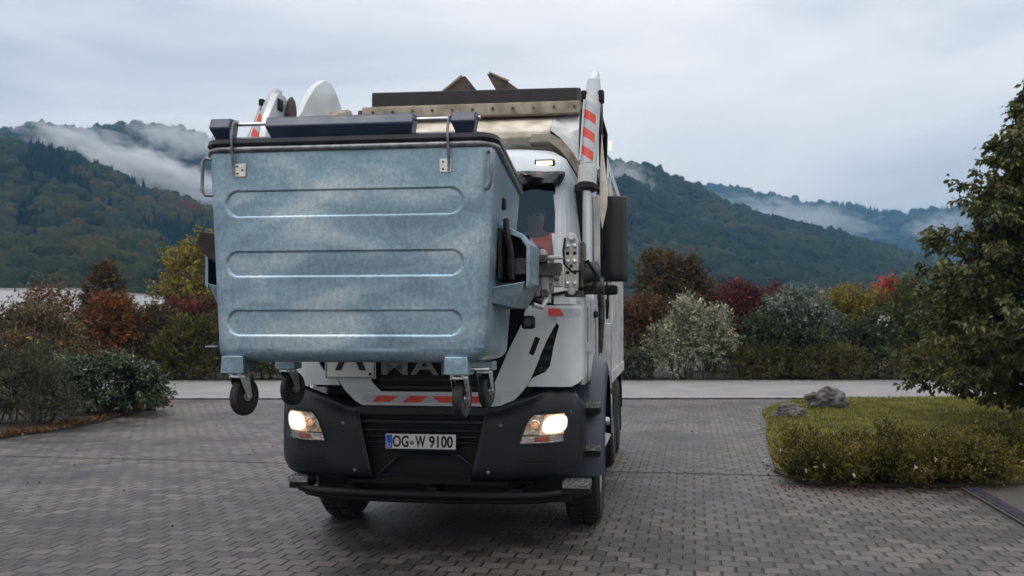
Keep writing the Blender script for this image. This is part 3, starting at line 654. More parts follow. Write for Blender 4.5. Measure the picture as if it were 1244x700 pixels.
# drain channel along the side lane
def drain():
    t = empty('drain_channel', (5.0, 11.45, .022), math.atan2(-2.25, -.37), 'dark slotted drainage channel grate in the paving at the lower right', 'drain')
    b = MB(); b.box(0, 6.4, -.01, .02, -.05, .003); b.box(0, 6.4, .17, .20, -.05, .003); b.build('rail', DASPH, t)
    b = MB(); b.box(0, 6.4, .02, .17, -.06, -.010); b.build('channel_bed', BLACK, t)
    b = MB()
    for i in range(106): b.box(.01 + i * .06, .035 + i * .06, .02, .17, -.004, .012)
    b.box(0, 6.4, .088, .102, -.004, .012)
    b.build('grating', mat('cast_iron', (.035, .036, .045), .5, .4, c2=(.07, .07, .09), scale=9), t)
drain()

# ------------------------------------------------------------------ white warehouses and power line on the left
PANEL = mat('white_cladding', (.60, .62, .66), .6, c2=(.68, .69, .72), scale=.4)
def warehouse(loc, w, d, h, label):
    t = empty('warehouse', loc, 0, label, 'building')
    b = MB(); b.box(-w / 2, w / 2, 0, d, 0, h); b.build('wall', PANEL, t)
    b = MB()
    k = int(w / 1.2)
    for i in range(k + 1): b.box(-w / 2 + i * w / k - .03, -w / 2 + i * w / k + .03, -.04, -.004, 0, h - .3)
    b.build('cladding_joint', mat('panel_joint', (.45, .47, .52), .6), t)
    b = MB(); b.box(-w / 2 - .05, w / 2 + .05, -.05, d + .05, h + .003, h + .12); b.build('roof', mat('roof_edge', (.05, .06, .08), .5) if h > 5 else mat('roof_edge_grey', (.4, .42, .46), .5), t)
    b = MB(); b.box(w * .2, w * .2 + 4, -.06, -.006, 0, 3.2); b.build('gate', mat('roller_gate', (.35, .37, .4), .5), t)
warehouse((at(-20, 90), 90, 0), 15.5, 24, 4.95, 'taller white warehouse at the left edge beyond the shrubs')
warehouse((at(190, 110), 110, 0), 21, 20, 3.75, 'long low white hall behind the shrubs, right of the taller warehouse')
CAB = mat('cable', (.02, .02, .025), .6)
for i, (ya, yb) in enumerate([(292, 322), (316, 341), (330, 352)]):
    D_ = 200; xa, xb = at(-260, D_), at(470, D_); za, zb = zz(ya - 22, D_), zz(yb + 10, D_)
    pts = [(xa + (xb - xa) * k / 20, D_, za + (zb - za) * k / 20 - 3 * 4 * (k / 20) * (1 - k / 20)) for k in range(21)]
    o = MB().tube(pts, .035, 5).build('power_line', CAB)
    tag(o, ['topmost of the three thin power lines across the left hillside', 'middle one of the three thin power lines across the left hillside', 'lowest of the three thin power lines across the left hillside'][i], 'power line', 'power lines across the hillside')

# ------------------------------------------------------------------ wooded hills
def icos(sub):
    bm = bmesh.new(); bmesh.ops.create_icosphere(bm, subdivisions=sub, radius=1)
    V = np.array([v.co[:] for v in bm.verts]); Fc = np.array([[v.index for v in f.verts] for f in bm.faces]); bm.free(); return V, Fc

def forest_mat(name, cols, amount=1.0):
    m, N, L, B = newmat(name)
    g = N.new('ShaderNodeNewGeometry'); r = N.new('ShaderNodeValToRGB')
    while len(r.color_ramp.elements) < len(cols): r.color_ramp.elements.new(.5)
    for i, (p, c) in enumerate(cols): r.color_ramp.elements[i].position = p; r.color_ramp.elements[i].color = (c[0] * .62, c[1] * .62, c[2] * .62, 1)
    tc = N.new('ShaderNodeTexCoord'); n = N.new('ShaderNodeTexNoise'); n.inputs['Scale'].default_value = .012; n.inputs['Detail'].default_value = 4
    L.new(tc.outputs['Object'], n.inputs['Vector'])
    a = N.new('ShaderNodeMath'); a.operation = 'MULTIPLY_ADD'; a.inputs[1].default_value = .5
    b = N.new('ShaderNodeMath'); b.operation = 'MULTIPLY_ADD'; b.inputs[1].default_value = 1.8; b.inputs[2].default_value = -.65
    L.new(g.outputs['Random Per Island'], a.inputs[0]); L.new(n.outputs['Fac'], b.inputs[0]); L.new(b.outputs[0], a.inputs[2]); L.new(a.outputs[0], r.inputs[0])
    n2 = N.new('ShaderNodeTexNoise'); n2.inputs['Scale'].default_value = .9; n2.inputs['Detail'].default_value = 5; n2.inputs['Roughness'].default_value = .7; L.new(tc.outputs['Object'], n2.inputs['Vector'])
    mr = N.new('ShaderNodeMapRange'); mr.inputs['From Min'].default_value = .3; mr.inputs['From Max'].default_value = .7; mr.inputs['To Min'].default_value = .55; mr.inputs['To Max'].default_value = 1.45; L.new(n2.outputs['Fac'], mr.inputs['Value'])
    vm = N.new('ShaderNodeVectorMath'); vm.operation = 'SCALE'; L.new(r.outputs[0], vm.inputs[0]); L.new(mr.outputs[0], vm.inputs['Scale']); L.new(vm.outputs[0], B.inputs['Base Color'])
    B.inputs['Roughness'].default_value = .9; B.inputs['Specular IOR Level'].default_value = .1
    bu = N.new('ShaderNodeBump'); bu.inputs['Strength'].default_value = 1; bu.inputs['Distance'].default_value = .8; L.new(n2.outputs['Fac'], bu.inputs['Height']); L.new(bu.outputs[0], B.inputs['Normal'])
    return m
FOREST = forest_mat('broadleaf_canopy', [(0, (.018, .030, .016)), (.35, (.032, .046, .022)), (.6, (.055, .062, .022)), (.8, (.085, .065, .022)), (1, (.10, .05, .02))])
FORESTG = forest_mat('green_canopy', [(0, (.015, .028, .018)), (.4, (.028, .045, .026)), (.75, (.045, .062, .028)), (1, (.075, .07, .028))])
CONIF = forest_mat('conifer_canopy', [(0, (.008, .016, .014)), (.5, (.014, .026, .020)), (1, (.022, .036, .026))])
HILLM = mat('forest_floor', (.010, .014, .010), .95, c2=(.02, .026, .014), scale=.05)

def ridge_interp(pts, px):
    xs = [p[0] for p in pts]; ys = [p[1] for p in pts]
    return np.interp(px, xs, ys)

def hill(name, pts, Rr, Br, tree_h, spacing, seed, treesz, conif_fn, fm, label, sub=3, px0=None, px1=None, gul=.10, zdrop=0, prof=1.0, tmin=.12):
    px0 = pts[0][0] if px0 is None else px0; px1 = pts[-1][0] if px1 is None else px1
    off = seed * 13.7
    def surf(px, t):
        r = Br + (Rr - Br) * t
        zr = CAM_H + (395 - ridge_interp(pts, px)) / F * Rr - tree_h * .8
        tt = np.clip(t, 0, 1); s = (np.sin(tt * np.pi / 2)) ** prof
        over = np.clip(t - 1, 0, 1); s = s - over * 1.4
        x = (px - 622) / F * r; y = r
        g = np.array([mnoise.fractal(Vector((a / (Rr * .11) + off, b_ / (Rr * .16), 0)), 1.0, 2.0, 4) for a, b_ in zip(np.ravel(x), np.ravel(y))]).reshape(np.shape(x))
        wgt = np.sin(np.clip(tt, 0, 1) * np.pi) ** .8
        z = zr * s * np.minimum(r / Rr, 1.0) + g * zr * gul * 1.5 * wgt * (1 - tt * .6) - 2 - zdrop * (1 - tt)
        return np.stack([x, y, z], -1)
    nx, nz = 150, 46
    PX, T = np.meshgrid(np.linspace(px0, px1, nx), np.linspace(0, 1.5, nz)); G = surf(PX, T)
    idx = np.arange(nx * nz).reshape(nz, nx)
    Fc = np.stack([idx[:-1, :-1], idx[:-1, 1:], idx[1:, 1:], idx[1:, :-1]], -1).reshape(-1, 4)
    o = fast_mesh(name, G.reshape(-1, 3), Fc, HILLM, smooth=True); o['kind'] = 'structure'
    R = rng(seed); width = (px1 - px0) / F * (Rr + Br) / 2; slope = math.hypot(Rr - Br, 0.35 * (Rr - Br))
    n = int(width * slope * 1.15 / spacing ** 2)
    px = R.uniform(px0, px1, n); t = R.uniform(tmin, 1.08, n)
    nr = int(width / (spacing * .75)); px = np.r_[px, R.uniform(px0, px1, nr)]; t = np.r_[t, R.uniform(.985, 1.02, nr)]
    C = surf(px, t)
    con = conif_fn(px, t, R)
    iv, ifc = icos(sub)
    def emit(mask, kind, m, nm, lab):
        c = C[mask]; k = len(c)
        if not k: return
        if kind == 'round':
            sz = treesz * R.uniform(.65, 1.3, k)
            var = 10; shapes = []
            for q in range(var):
                o3 = R.uniform(0, 99)
                d = np.array([1 + .40 * mnoise.noise(Vector(p * 1.7) + Vector((o3, 0, 0))) + .25 * mnoise.noise(Vector(p * 4.2) + Vector((0, o3, 0))) for p in iv])
                shapes.append(iv * d[:, None])
            W = np.stack([shapes[j] for j in R.integers(0, var, k)])
            sc = np.stack([sz * R.uniform(.8, 1.15, k), sz * R.uniform(.8, 1.15, k), sz * R.uniform(.85, 1.3, k)], -1)
            a = R.uniform(0, 6.28, k); ca, sa = np.cos(a)[:, None], np.sin(a)[:, None]
            X = W[:, :, 0] * ca - W[:, :, 1] * sa; Y = W[:, :, 0] * sa + W[:, :, 1] * ca
            W = np.stack([X, Y, W[:, :, 2]], -1) * sc[:, None, :]
            W += c[:, None, :]; W[:, :, 2] += tree_h * .35
            V = W.reshape(-1, 3); Fa = (ifc[None] + (np.arange(k) * len(iv))[:, None, None]).reshape(-1, 3)
            o = fast_mesh(nm, V, Fa, m, smooth=True)
        else:
            tiers = 6; ns = 9; vs = []; fs = []
            hh = tree_h * R.uniform(.8, 1.35, k); rr_ = hh * R.uniform(.17, .24, k)
            ang = np.linspace(0, 2 * np.pi, ns, endpoint=False); base = 0
            for j in range(tiers):
                f0 = j / tiers; zb = .08 + f0 * .82; zt = min(1.0, zb + .34)
                rj = (1 - f0) ** .8
                jit = R.uniform(.65, 1.2, (k, ns))
                ring = np.stack([c[:, None, 0] + np.cos(ang + j) * rr_[:, None] * rj * jit, c[:, None, 1] + np.sin(ang + j) * rr_[:, None] * rj * jit, c[:, None, 2] + hh[:, None] * (zb - .05 * jit)], -1)
                apex = np.stack([c[:, 0], c[:, 1], c[:, 2] + hh * zt], -1)[:, None, :]
                blk = np.concatenate([ring, apex], 1)
                vs.append(blk.reshape(-1, 3))
                I = (np.arange(k) * (ns + 1))[:, None] + base
                for q in range(ns): fs.append(np.concatenate([I + q, I + (q + 1) % ns, I + ns], 1))
                base += k * (ns + 1)
            o = fast_mesh(nm, np.concatenate(vs), np.concatenate(fs), m)
        tag(o, lab, 'forest', kind='stuff')
    emit(~con, 'round', fm, 'wooded_slope', 'autumn broadleaf forest covering ' + label)
    emit(con, 'cone', CONIF, 'conifer_wood', 'dark conifer stands on ' + label)

def cn_left(px, t, R):
    k = (np.sin(px / 38. + 1.0) + np.sin(t * 9 + px / 61.)) * .5 + R.normal(size=len(px)) * .18
    return ((k > .02) & (px > 20) & (t > .35) & (t < .97)) | ((px > 85) & (px < 180) & (t > .86) & (R.uniform(size=len(px)) < .7))
def cn_none(px, t, R): return R.uniform(size=len(px)) < .06
def cn_top(px, t, R): return ((t > .95) & (R.uniform(size=len(px)) < .25)) | (R.uniform(size=len(px)) < .04)
def cn_back(px, t, R): return ((t > .96) & (px < 190) & (R.uniform(size=len(px)) < .55)) | (R.uniform(size=len(px)) < .12)
def cn_far(px, t, R): return ((t > .9) & (px > 960) & (R.uniform(size=len(px)) < .9)) | (R.uniform(size=len(px)) < .25)

hill('hillside', [(-420, 190), (-200, 170), (-60, 158), (0, 168), (55, 172), (90, 186), (120, 200), (180, 224), (255, 252), (330, 285), (420, 325), (520, 360)], 520, 215, 9, 5.6, 3, 4.4, cn_left, FOREST, 'the near left hill', tmin=.05)
hill('lower_slope', [(-420, 275), (-150, 282), (0, 283), (60, 288), (120, 284), (180, 290), (240, 300), (330, 318), (420, 340), (480, 362)], 235, 150, 7, 4.2, 4, 3.6, cn_none, FORESTG, 'the foot of the left hill', tmin=.02)
hill('back_hill', [(-420, 140), (-150, 150), (0, 156), (40, 150), (103, 156), (125, 152), (164, 151), (205, 153), (240, 163), (300, 185), (400, 215), (520, 250), (640, 300)], 930, 560, 10, 8.2, 5, 6.2, cn_back, FOREST, 'the rear left hill')
hill('right_hill', [(480, 330), (560, 260), (640, 210), (700, 192), (740, 192), (770, 196), (800, 206), (837, 222), (870, 239), (922, 258), (967, 268), (995, 274), (1040, 288), (1084, 299), (1120, 309), (1200, 335), (1300, 360), (1400, 378)], 720, 330, 9, 6.2, 6, 4.9, cn_top, FORESTG, 'the long right hill', tmin=.04)
hill('far_ridge', [(560, 240), (760, 225), (849, 226), (902, 229), (942, 236), (983, 246), (1010, 243), (1064, 252), (1080, 258), (1112, 258), (1145, 252), (1189, 250), (1260, 246), (1400, 240), (1600, 250)], 1750, 1100, 14, 14, 7, 9.5, cn_far, FORESTG, 'the far blue ridge', sub=2)

# ------------------------------------------------------------------ haze and low cloud
def haze():
    b = MB(); b.box(-1500, 1500, -30, 1990, -3, 345)
    m = bpy.data.materials.new('haze_air'); m.use_nodes = True; N = m.node_tree.nodes; L = m.node_tree.links
    N.remove(N['Principled BSDF']); v = N.new('ShaderNodeVolumePrincipled')
    v.inputs['Color'].default_value = (.24, .58, 1.0, 1); v.inputs['Density'].default_value = .00024; v.inputs['Anisotropy'].default_value = 0
    L.new(v.outputs[0], N['Material Output'].inputs['Volume'])
    o = b.build('haze', m); tag(o, 'thin bluish air between the camera and the hills', 'haze', kind='stuff')
haze()
def fog_mat(name, dens, sc, off=0):
    m = bpy.data.materials.new(name); m.use_nodes = True; N = m.node_tree.nodes; L = m.node_tree.links
    N.remove(N['Principled BSDF']); v = N.new('ShaderNodeVolumePrincipled'); v.inputs['Color'].default_value = (.92, .95, 1, 1)
    tc = N.new('ShaderNodeTexCoord')
    # soft edge: object space runs -1..1 in the ellipsoid
    ln = N.new('ShaderNodeVectorMath'); ln.operation = 'LENGTH'; L.new(tc.outputs['Object'], ln.inputs[0])
    n = N.new('ShaderNodeTexNoise'); n.inputs['Scale'].default_value = sc; n.inputs['Detail'].default_value = 6; n.inputs['Distortion'].default_value = .9
    mp = N.new('ShaderNodeMapping'); mp.inputs['Location'].default_value = (off, off, 0); mp.inputs['Scale'].default_value = (2.2, 1, 1); L.new(tc.outputs['Object'], mp.inputs[0]); L.new(mp.outputs[0], n.inputs['Vector'])
    a = N.new('ShaderNodeMath'); a.operation = 'MULTIPLY_ADD'; a.inputs[1].default_value = 2.6; L.new(n.outputs['Fac'], a.inputs[0])
    inv = N.new('ShaderNodeMath'); inv.operation = 'MULTIPLY_ADD'; inv.inputs[1].default_value = -1.0; inv.inputs[2].default_value = -.42; L.new(ln.outputs['Value'], inv.inputs[0]); L.new(inv.outputs[0], a.inputs[2])
    q = N.new('ShaderNodeMapRange'); q.inputs['From Min'].default_value = 0; q.inputs['From Max'].default_value = .5; q.inputs['To Max'].default_value = dens; L.new(a.outputs[0], q.inputs['Value'])
    L.new(q.outputs[0], v.inputs['Density']); L.new(v.outputs[0], N['Material Output'].inputs['Volume'])
    return m
def fog(loc, r, rot, m, label):
    o = MB().ell((0, 0, 0), (1, 1, 1), 24, 14).build('low_cloud', m, smooth=True)
    o.location = loc; o.scale = r; o.rotation_euler = rot
    tag(o, label, 'mist', kind='stuff')
FG = fog_mat('mist', .065, 1.9); FG2 = fog_mat('mist_thin', .035, 1.7, 3); FG3 = fog_mat('mist_veil', .010, 1.7, 5)
D = 590
fog((at(165, D), D, zz(200, D)), (82, 24, 15), (0, rad(19), 0), FG, 'white mist band drifting down between the two left hills')
D = 800
fog((at(225, D), D, zz(168, D)), (52, 30, 17), (0, rad(12), 0), FG2, 'thin mist patch at the crest of the rear left hill')
D = 610
fog((at(764, D), D, zz(214, D)), (20, 16, 12), (0, rad(20), 0), FG2, 'small mist patch on the right hill crest beside the truck')
D = 1250
fog((at(960, D), D, zz(262, D)), (150, 60, 22), (0, rad(8), 0), FG3, 'mist veil across the far blue ridge')
fog((at(1150, D), D, zz(272, D)), (62, 40, 19), (0, rad(-8), 0), FG3, 'mist patch in the valley beside the big tree')

# ------------------------------------------------------------------ the refuse truck
TH = rad(-8.37)
TO = (-0.662, 8.4, 0)
T = empty('refuse_truck', TO, TH, 'white front loading refuse truck with lit headlights facing the camera in the paved yard', 'refuse truck')

# ---- cab shell: rings of a rounded rectangle, holes for windscreen, side windows and grille
def c_hw(z): return np.interp(z, [1.1, 1.95, 2.4, 3.06, 3.28, 3.38, 3.42], [1.24, 1.24, 1.21, 1.13, 1.05, .93, .78])
def c_fr(z): return np.interp(z, [1.1, 1.30, 1.95, 3.06, 3.16, 3.28, 3.38, 3.42], [.07, .05, .06, .34, .36, .50, .72, .9])
def cab_y(x, z, off=0.0):
    hw = c_hw(z); r = .17; f = c_fr(z) + .05 * (x / hw) ** 2; ax = abs(x)
    if ax > hw - r:
        q = min(ax - (hw - r), r * .985); f += r - math.sqrt(r * r - q * q)
    return float(f - off)
CB = 2.05
def cab_ring(z, off=0):
    hw = float(c_hw(z)) - off; r = .17; pts = []
    for x in np.linspace(-(hw - r), hw - r, 41): pts.append((x, cab_y(x, z) + off, z))
    f = c_fr(z) + off
    for a in np.linspace(0, math.pi / 2, 9)[1:]: pts.append((hw - r + r * math.sin(a), f + .045 + r - r * math.cos(a), z))
    for y in np.linspace(f + .045 + r, CB, 16)[1:]: pts.append((hw, float(y), z))
    for x in np.linspace(hw, -hw, 12)[1:]: pts.append((float(x), CB, z))
    for y in np.linspace(CB, f + .045 + r, 16)[1:]: pts.append((-hw, float(y), z))
    for a in np.linspace(math.pi / 2, 0, 9)[1:-1]: pts.append((-(hw - r + r * math.sin(a)), f + .045 + r - r * math.cos(a), z))
    return pts
zs = [1.34, 1.45, 1.55, 1.65, 1.75, 1.85, 1.93, 1.98] + list(np.linspace(2.05, 3.0, 15)) + [3.045, 3.1, 3.16, 3.22, 3.28, 3.33, 3.38, 3.42]
rings = [cab_ring(z) for z in zs]
n = len(rings[0]); b = MB(); V = [p for r in rings for p in r]; Fs = []
for i in range(len(zs) - 1):
    for k in range(n):
        q = (i * n + k, i * n + (k + 1) % n, (i + 1) * n + (k + 1) % n, (i + 1) * n + k)
        c = np.mean([V[j] for j in q], axis=0)
        front = c[1] < c_fr(c[2]) + .16
        if front and abs(c[0]) < .99 and 1.99 < c[2] < 3.03: continue          # windscreen opening
        if abs(c[0]) > 1.08 and .62 < c[1] < 1.5 and 2.1 < c[2] < 2.95: continue  # door window openings
        if front and c[2] < 1.97: continue                  # grille opening
        Fs.append(q)
Fs.append(tuple(range((len(zs) - 1) * n, len(zs) * n)))
b.add(V, Fs)
cabo = b.build('cab', WHITE, T, smooth=True, solid=.03)
def skin(rows, th=.03, nx=24, off=.012, nz=6):
    """rows: list of (z, xl, xr); returns MB of a panel that follows the cab front"""
    g0 = []; 
    for i in range(len(rows) - 1):
        (za, la, ra), (zb, lb, rb) = rows[i], rows[i + 1]
        for j in range(nz + (1 if i == len(rows) - 2 else 0)):
            t = j / nz; g0.append((za + (zb - za) * t, la + (lb - la) * t, ra + (rb - ra) * t))
    out = []
    for o_ in (off, off - th):
        out.append([[(l + (r - l) * k / nx, cab_y(l + (r - l) * k / nx, z, o_), z) for k in range(nx + 1)] for z, l, r in g0])
    return out
def add_skin(b, rows, **kw):
    A, Bk = skin(rows, **kw); b.grid(A); b.grid(Bk)
    m = len(A); nn = len(A[0])
    for j in range(m - 1):
        for k in (0, nn - 1): b.add([A[j][k], A[j + 1][k], Bk[j + 1][k], Bk[j][k]], [(0, 1, 2, 3)])
    for k in range(nn - 1):
        for j in (0, m - 1): b.add([A[j][k], A[j][k + 1], Bk[j][k + 1], Bk[j][k]], [(0, 1, 2, 3)])
    return b
def mir(rows): return [(z, -r, -l) for z, l, r in rows]
# white front panels: bottom band with the two bands rising beside the grille, and the outer wings with air slots
b = MB()
add_skin(b, [(1.165, -.60, .60), (1.20, -.66, .66), (1.28, -.74, .74)], nx=60)
band = [(1.281, .44, .74), (1.36, .52, .80), (1.50, .58, .86), (1.62, .63, .905), (1.72, .68, .95), (1.80, .72, .995), (1.84, .74, 1.02), (1.99, .78, 1.02)]
add_skin(b, band); add_skin(b, mir(band))
b.build('front_panel', WHITE, T, smooth=True)
for s in (1, -1):
    b = MB(); r_ = [(1.33, .79, 1.14), (1.36, .80, 1.20), (1.40, .83, 1.235), (1.42, .87, 1.235), (1.45, .935, 1.235), (1.50, .972, 1.235), (1.65, 1.0, 1.235), (1.76, 1.028, 1.235), (1.825, 1.045, 1.235), (1.85, 1.021, 1.235), (1.99, 1.021, 1.235)]
    add_skin(b, r_ if s > 0 else mir(r_), off=.022, nx=16); b.build('wing_panel', WHITE, T, smooth=True)
    b = MB(); r_ = [(1.36, .80, 1.0), (1.5, .80, 1.05), (1.86, .90, 1.10)]
    add_skin(b, r_ if s > 0 else mir(r_), off=-.05, nx=12, th=.02); ai = b.build('air_slot', BLACK, T, smooth=True)
    b = MB()
    for z in (1.45, 1.54, 1.63, 1.72): add_skin(b, [(z, .86, 1.03), (z + .035, .88, 1.05)] if s > 0 else [(z, -1.03, -.86), (z + .035, -1.05, -.88)], off=-.02, nx=6, th=.012, nz=1)
    b.build('slat', PLAST, ai)
    # small dark type badge on the white band
    M_ = Matrix.Translation((s * .845, cab_y(.845, 1.66, .018), 1.66)) @ Matrix.Rotation(rad(s * 21), 4, 'Y')
    MB().box(-.021, .021, -.004, .01, -.075, .075, M=M_).build('badge', BLACK, T, bevel=.01)
    # reflector stripe at shoulder height
    b = MB(); r_ = [(1.905, .96, 1.085), (1.965, .955, 1.05)]
    add_skin(b, r_ if s > 0 else mir(r_), off=.027, nx=6, th=.004, nz=1); rs = b.build('reflector', RED, T)
    b = MB(); r_ = [(1.905, 1.088, 1.215), (1.965, 1.053, 1.215)]
    add_skin(b, r_ if s > 0 else mir(r_), off=.027, nx=6, th=.004, nz=1); b.build('reflector_tail', SILV, rs)
    b = MB(); b.box(s * 1.242, s * 1.248, .34, 1.0, 1.60, 1.68); b.build('side_stripe', SILV, T)
# dark grille behind
b = MB()
add_skin(b, [(1.27, -.80, .80), (1.99, -1.0, 1.0)], off=-.07, nx=30, th=.02)
gr = b.build('grille', BLACK, T, smooth=True)
b = MB()
for z in (1.30, 1.37, 1.52, 1.62, 1.72, 1.82, 1.92): add_skin(b, [(z, -.46 - (z - 1.3) * .45, .46 + (z - 1.3) * .45), (z + .022, -.46 - (z - 1.3) * .45, .46 + (z - 1.3) * .45)], off=-.045, nx=20, th=.02, nz=1)
b.build('slat', PLAST, gr)
add_skin(MB(), [(1.40, -.55, .55), (1.56, -.6, .6)]) 
b = MB(); add_skin(b, [(1.385, -.50, .53), (1.57, -.58, .60)], off=-.03, nx=20, th=.02); gb = b.build('badge_bar', BLACK, gr, smooth=True)
text_mesh('lettering', 'MAN', .215, GREYTXT, gr, (-.07, .060, 1.487), (rad(90), 0, 0), sx=1.55, bold=.004, depth=.004, space=1.08)
# white square plate with a black A (waste carrier sign)
ap = MB().box(-.91, -.475, .022, .034, 1.385, 1.74).build('waste_plate', PLATEW, T, bevel=.004)
MB().box(-.902, -.483, .0185, .0215, 1.393, 1.399).box(-.902, -.483, .0185, .0215, 1.726, 1.732).box(-.902, -.896, .0185, .0215, 1.3992, 1.7258).box(-.489, -.483, .0185, .0215, 1.3992, 1.7258).build('plate_border', INK, ap)
text_mesh('letter', 'A', .36, INK, ap, (-.69, .0195, 1.57), (rad(90), 0, 0), bold=.008, depth=.0015)
MB().cyl((-.52, .0218, 1.425), (-.52, .012, 1.425), .012, n=12).build('screw', INK, ap)
# red and white warning band along the bottom of the front panel
def stripe(poly, m, nm, par):
    b = MB(); top = [(x, cab_y(x, z, .0165), z) for x, z in poly]; b.add(top, [tuple(range(len(top)))]); return b.build(nm, m, par)
b = MB(); add_skin(b, [(1.192, -.60, .57), (1.248, -.60, .57)], off=.014, nx=30, th=.002, nz=1); wb = b.build('warning_band', SILV, T)
for x0, x1, d0, d1 in [(-.50, -.30, .04, .06), (-.24, -.05, .05, .05), (.05, .20, -.05, -.05), (.30, .43, 0, 0)]:
    stripe([(x0 - d0 * .3, 1.193), (x1 - d1, 1.193), (x1 + d1 * .3, 1.247), (x0 + d0, 1.247)], RED, 'stripe', wb)

# ---- windscreen, door windows
A, _ = skin([(1.985, -.99, .99), (3.035, -.99, .99)], off=-.012, nx=40, nz=14)
MB().grid(A).build('windscreen', WINDS, T, smooth=True)
b = MB()
add_skin(b, [(1.955, -1.0, 1.0), (2.03, -1.0, 1.0)], off=.006, nx=30, th=.03, nz=1); b.build('wiper_cowl', BLACK, T, smooth=True)
for x in (-.75, -.1, .55):
    b = MB(); pts = [(x + t * .55, cab_y(x + t * .55, 2.0 + t * .10, .03), 2.0 + t * .10) for t in np.linspace(0, 1, 8)]
    b.tube(pts, .012, 6); b.build('wiper', BLACK, T)
# wrinkled black visor strip along the top of the windscreen
rows = [(3.005, -1.02, 1.02), (3.03, -1.04, 1.04), (3.07, -1.06, 1.06), (3.10, -1.07, 1.07), (3.13, -1.065, 1.065)]
g = []
for i, (z, l, r) in enumerate(rows):
    row = []
    for k in range(91):
        x = l + (r - l) * k / 90
        wv = .022 * math.sin(x * 21 + i * 1.3) + .018 * mnoise.noise(Vector((x * 9, i * .9, 0)))
        row.append((x, cab_y(x, z, .045 + .03 * math.sin(math.pi * i / 4) + wv), z + .014 * mnoise.noise(Vector((x * 6, 4.2, i)))))
    g.append(row)
MB().grid(g).build('visor', mat('wrinkled_black_film', (.006, .007, .012), .22, c2=(.015, .018, .03), scale=8), T, smooth=True, solid=.012)
# roof marker lamps
for x in (-.885, .885):
    y = cab_y(x, 3.215)
    lb = MB().box(x - .085, x + .085, y - .02, y + .05, 3.185, 3.245).build('marker_lamp', BLACK, T, bevel=.008)
    MB().box(x - .07, x + .07, y - .026, y - .0202, 3.195, 3.232).build('lamp_lens', MARK, lb)
# door seams, handle, black B pillar trim
for s in (1, -1):
    b = MB(); b.box(s * 1.165 - .01, s * 1.165 + .01, .60, 1.52, 2.06, 2.97); b.build('door_window', WINDS, T)
    x0 = s * 1.238; x9 = s * 1.244
    for ya in (.56, 1.55): MB().box(min(x0, x9), max(x0, x9), ya, ya + .015, 1.2, 1.98).build('door_seam', BLACK, T)
    dh = MB().box(s * 1.26 - .02, s * 1.26 + .02, 1.32, 1.5, 1.9, 1.96).build('door_handle', PLAST, T, bevel=.01)
    # white upright wind deflector at the front pillar and black strip beside it
    b = MB(); 
    for z0, z1 in ((2.0, 3.0),):
        pts0 = [(s * x, cab_y(x, z0, .02), z0) for x in (1.0, 1.07, 1.13, 1.18)]; pts1 = [(s * x, cab_y(x, z1, .02), z1) for x in (.99, 1.03, 1.06, 1.09)]
        b.grid([pts0, pts1])
    b.build('pillar_trim', WHITE, T, solid=.01)
    b = MB(); b.prism([(.44, 2.02), (.52, 2.02), (.70, 3.05), (.60, 3.05)], 'x', s * 1.13, s * 1.225); b.build('pillar_gap', BLACK, T, bevel=.01)
    # mirror arm and big dark mirror
    for pa in ([(s * 1.12, .55, 2.98), (s * 1.3, .42, 3.02), (s * 1.42, .36, 2.88)], [(s * 1.18, .55, 2.12), (s * 1.3, .42, 2.12), (s * 1.42, .36, 2.25)]):
        MB().tube(pa, .02, 8).build('mirror_arm', BLACK, T, smooth=True)
    b = MB(); 
    pr = [(.0, .0), (.045, -.04), (.12, -.055), (.20, -.04), (.235, .0), (.235, .09), (0, .09)]
    x0 = 1.36
    rings = []
    for z, k in ((2.19, .72), (2.215, .95), (2.26, 1), (2.82, 1), (2.87, .96), (2.90, .8)):
        rings.append([(s * (x0 + .1175 + (p[0] - .1175) * (.85 + .15 * k)), .30 + p[1] * k, z) for p in pr])
    b.loft(rings); mh = b.build('mirror', mat('mirror_housing', (.006, .007, .012), .4, c2=(.010, .012, .018), scale=3, bump=.05, bscale=200), T, bevel=.012, seg=3)
    MB().box(s * 1.4775 - .095, s * 1.4775 + .095, .392, .396, 2.3, 2.84).build('mirror_glass', CHROME, mh)
    MB().box(s * 1.42 - .09, s * 1.42 + .09, .28, .36, 2.08, 2.16).build('lower_mirror', BLACK, mh, bevel=.02)
# ---- interior
b = MB(); b.box(-1.08, 1.08, .25, .62, 1.3, 2.03); b.box(-1.1, 1.1, .62, 1.98, 1.2, 1.55); b.box(-1.05, 1.05, 1.93, 1.98, 1.55, 3.3); b.build('dashboard', INTER, T, bevel=.03)
for x in (-.62, .6):
    st = MB().box(x - .26, x + .26, 1.15, 1.62, 1.75, 1.92).build('seat', INTER, T, bevel=.04)
    MB().box(x - .25, x + .25, 1.55, 1.72, 1.9, 2.62).box(x - .14, x + .14, 1.56, 1.68, 2.66, 2.88).build('seat_back', INTER, st, bevel=.05)
MB().tube([(.6 + .22 * math.cos(a), .74 + .09 * math.sin(a), 2.12 + .2 * math.sin(a)) for a in np.linspace(0, 6.283, 25)[:-1]], .017, 8, closed=True).cyl((.6, .74, 2.12), (.6, .6, 2.0), .03).build('steering_wheel', BLACK, T, smooth=True)

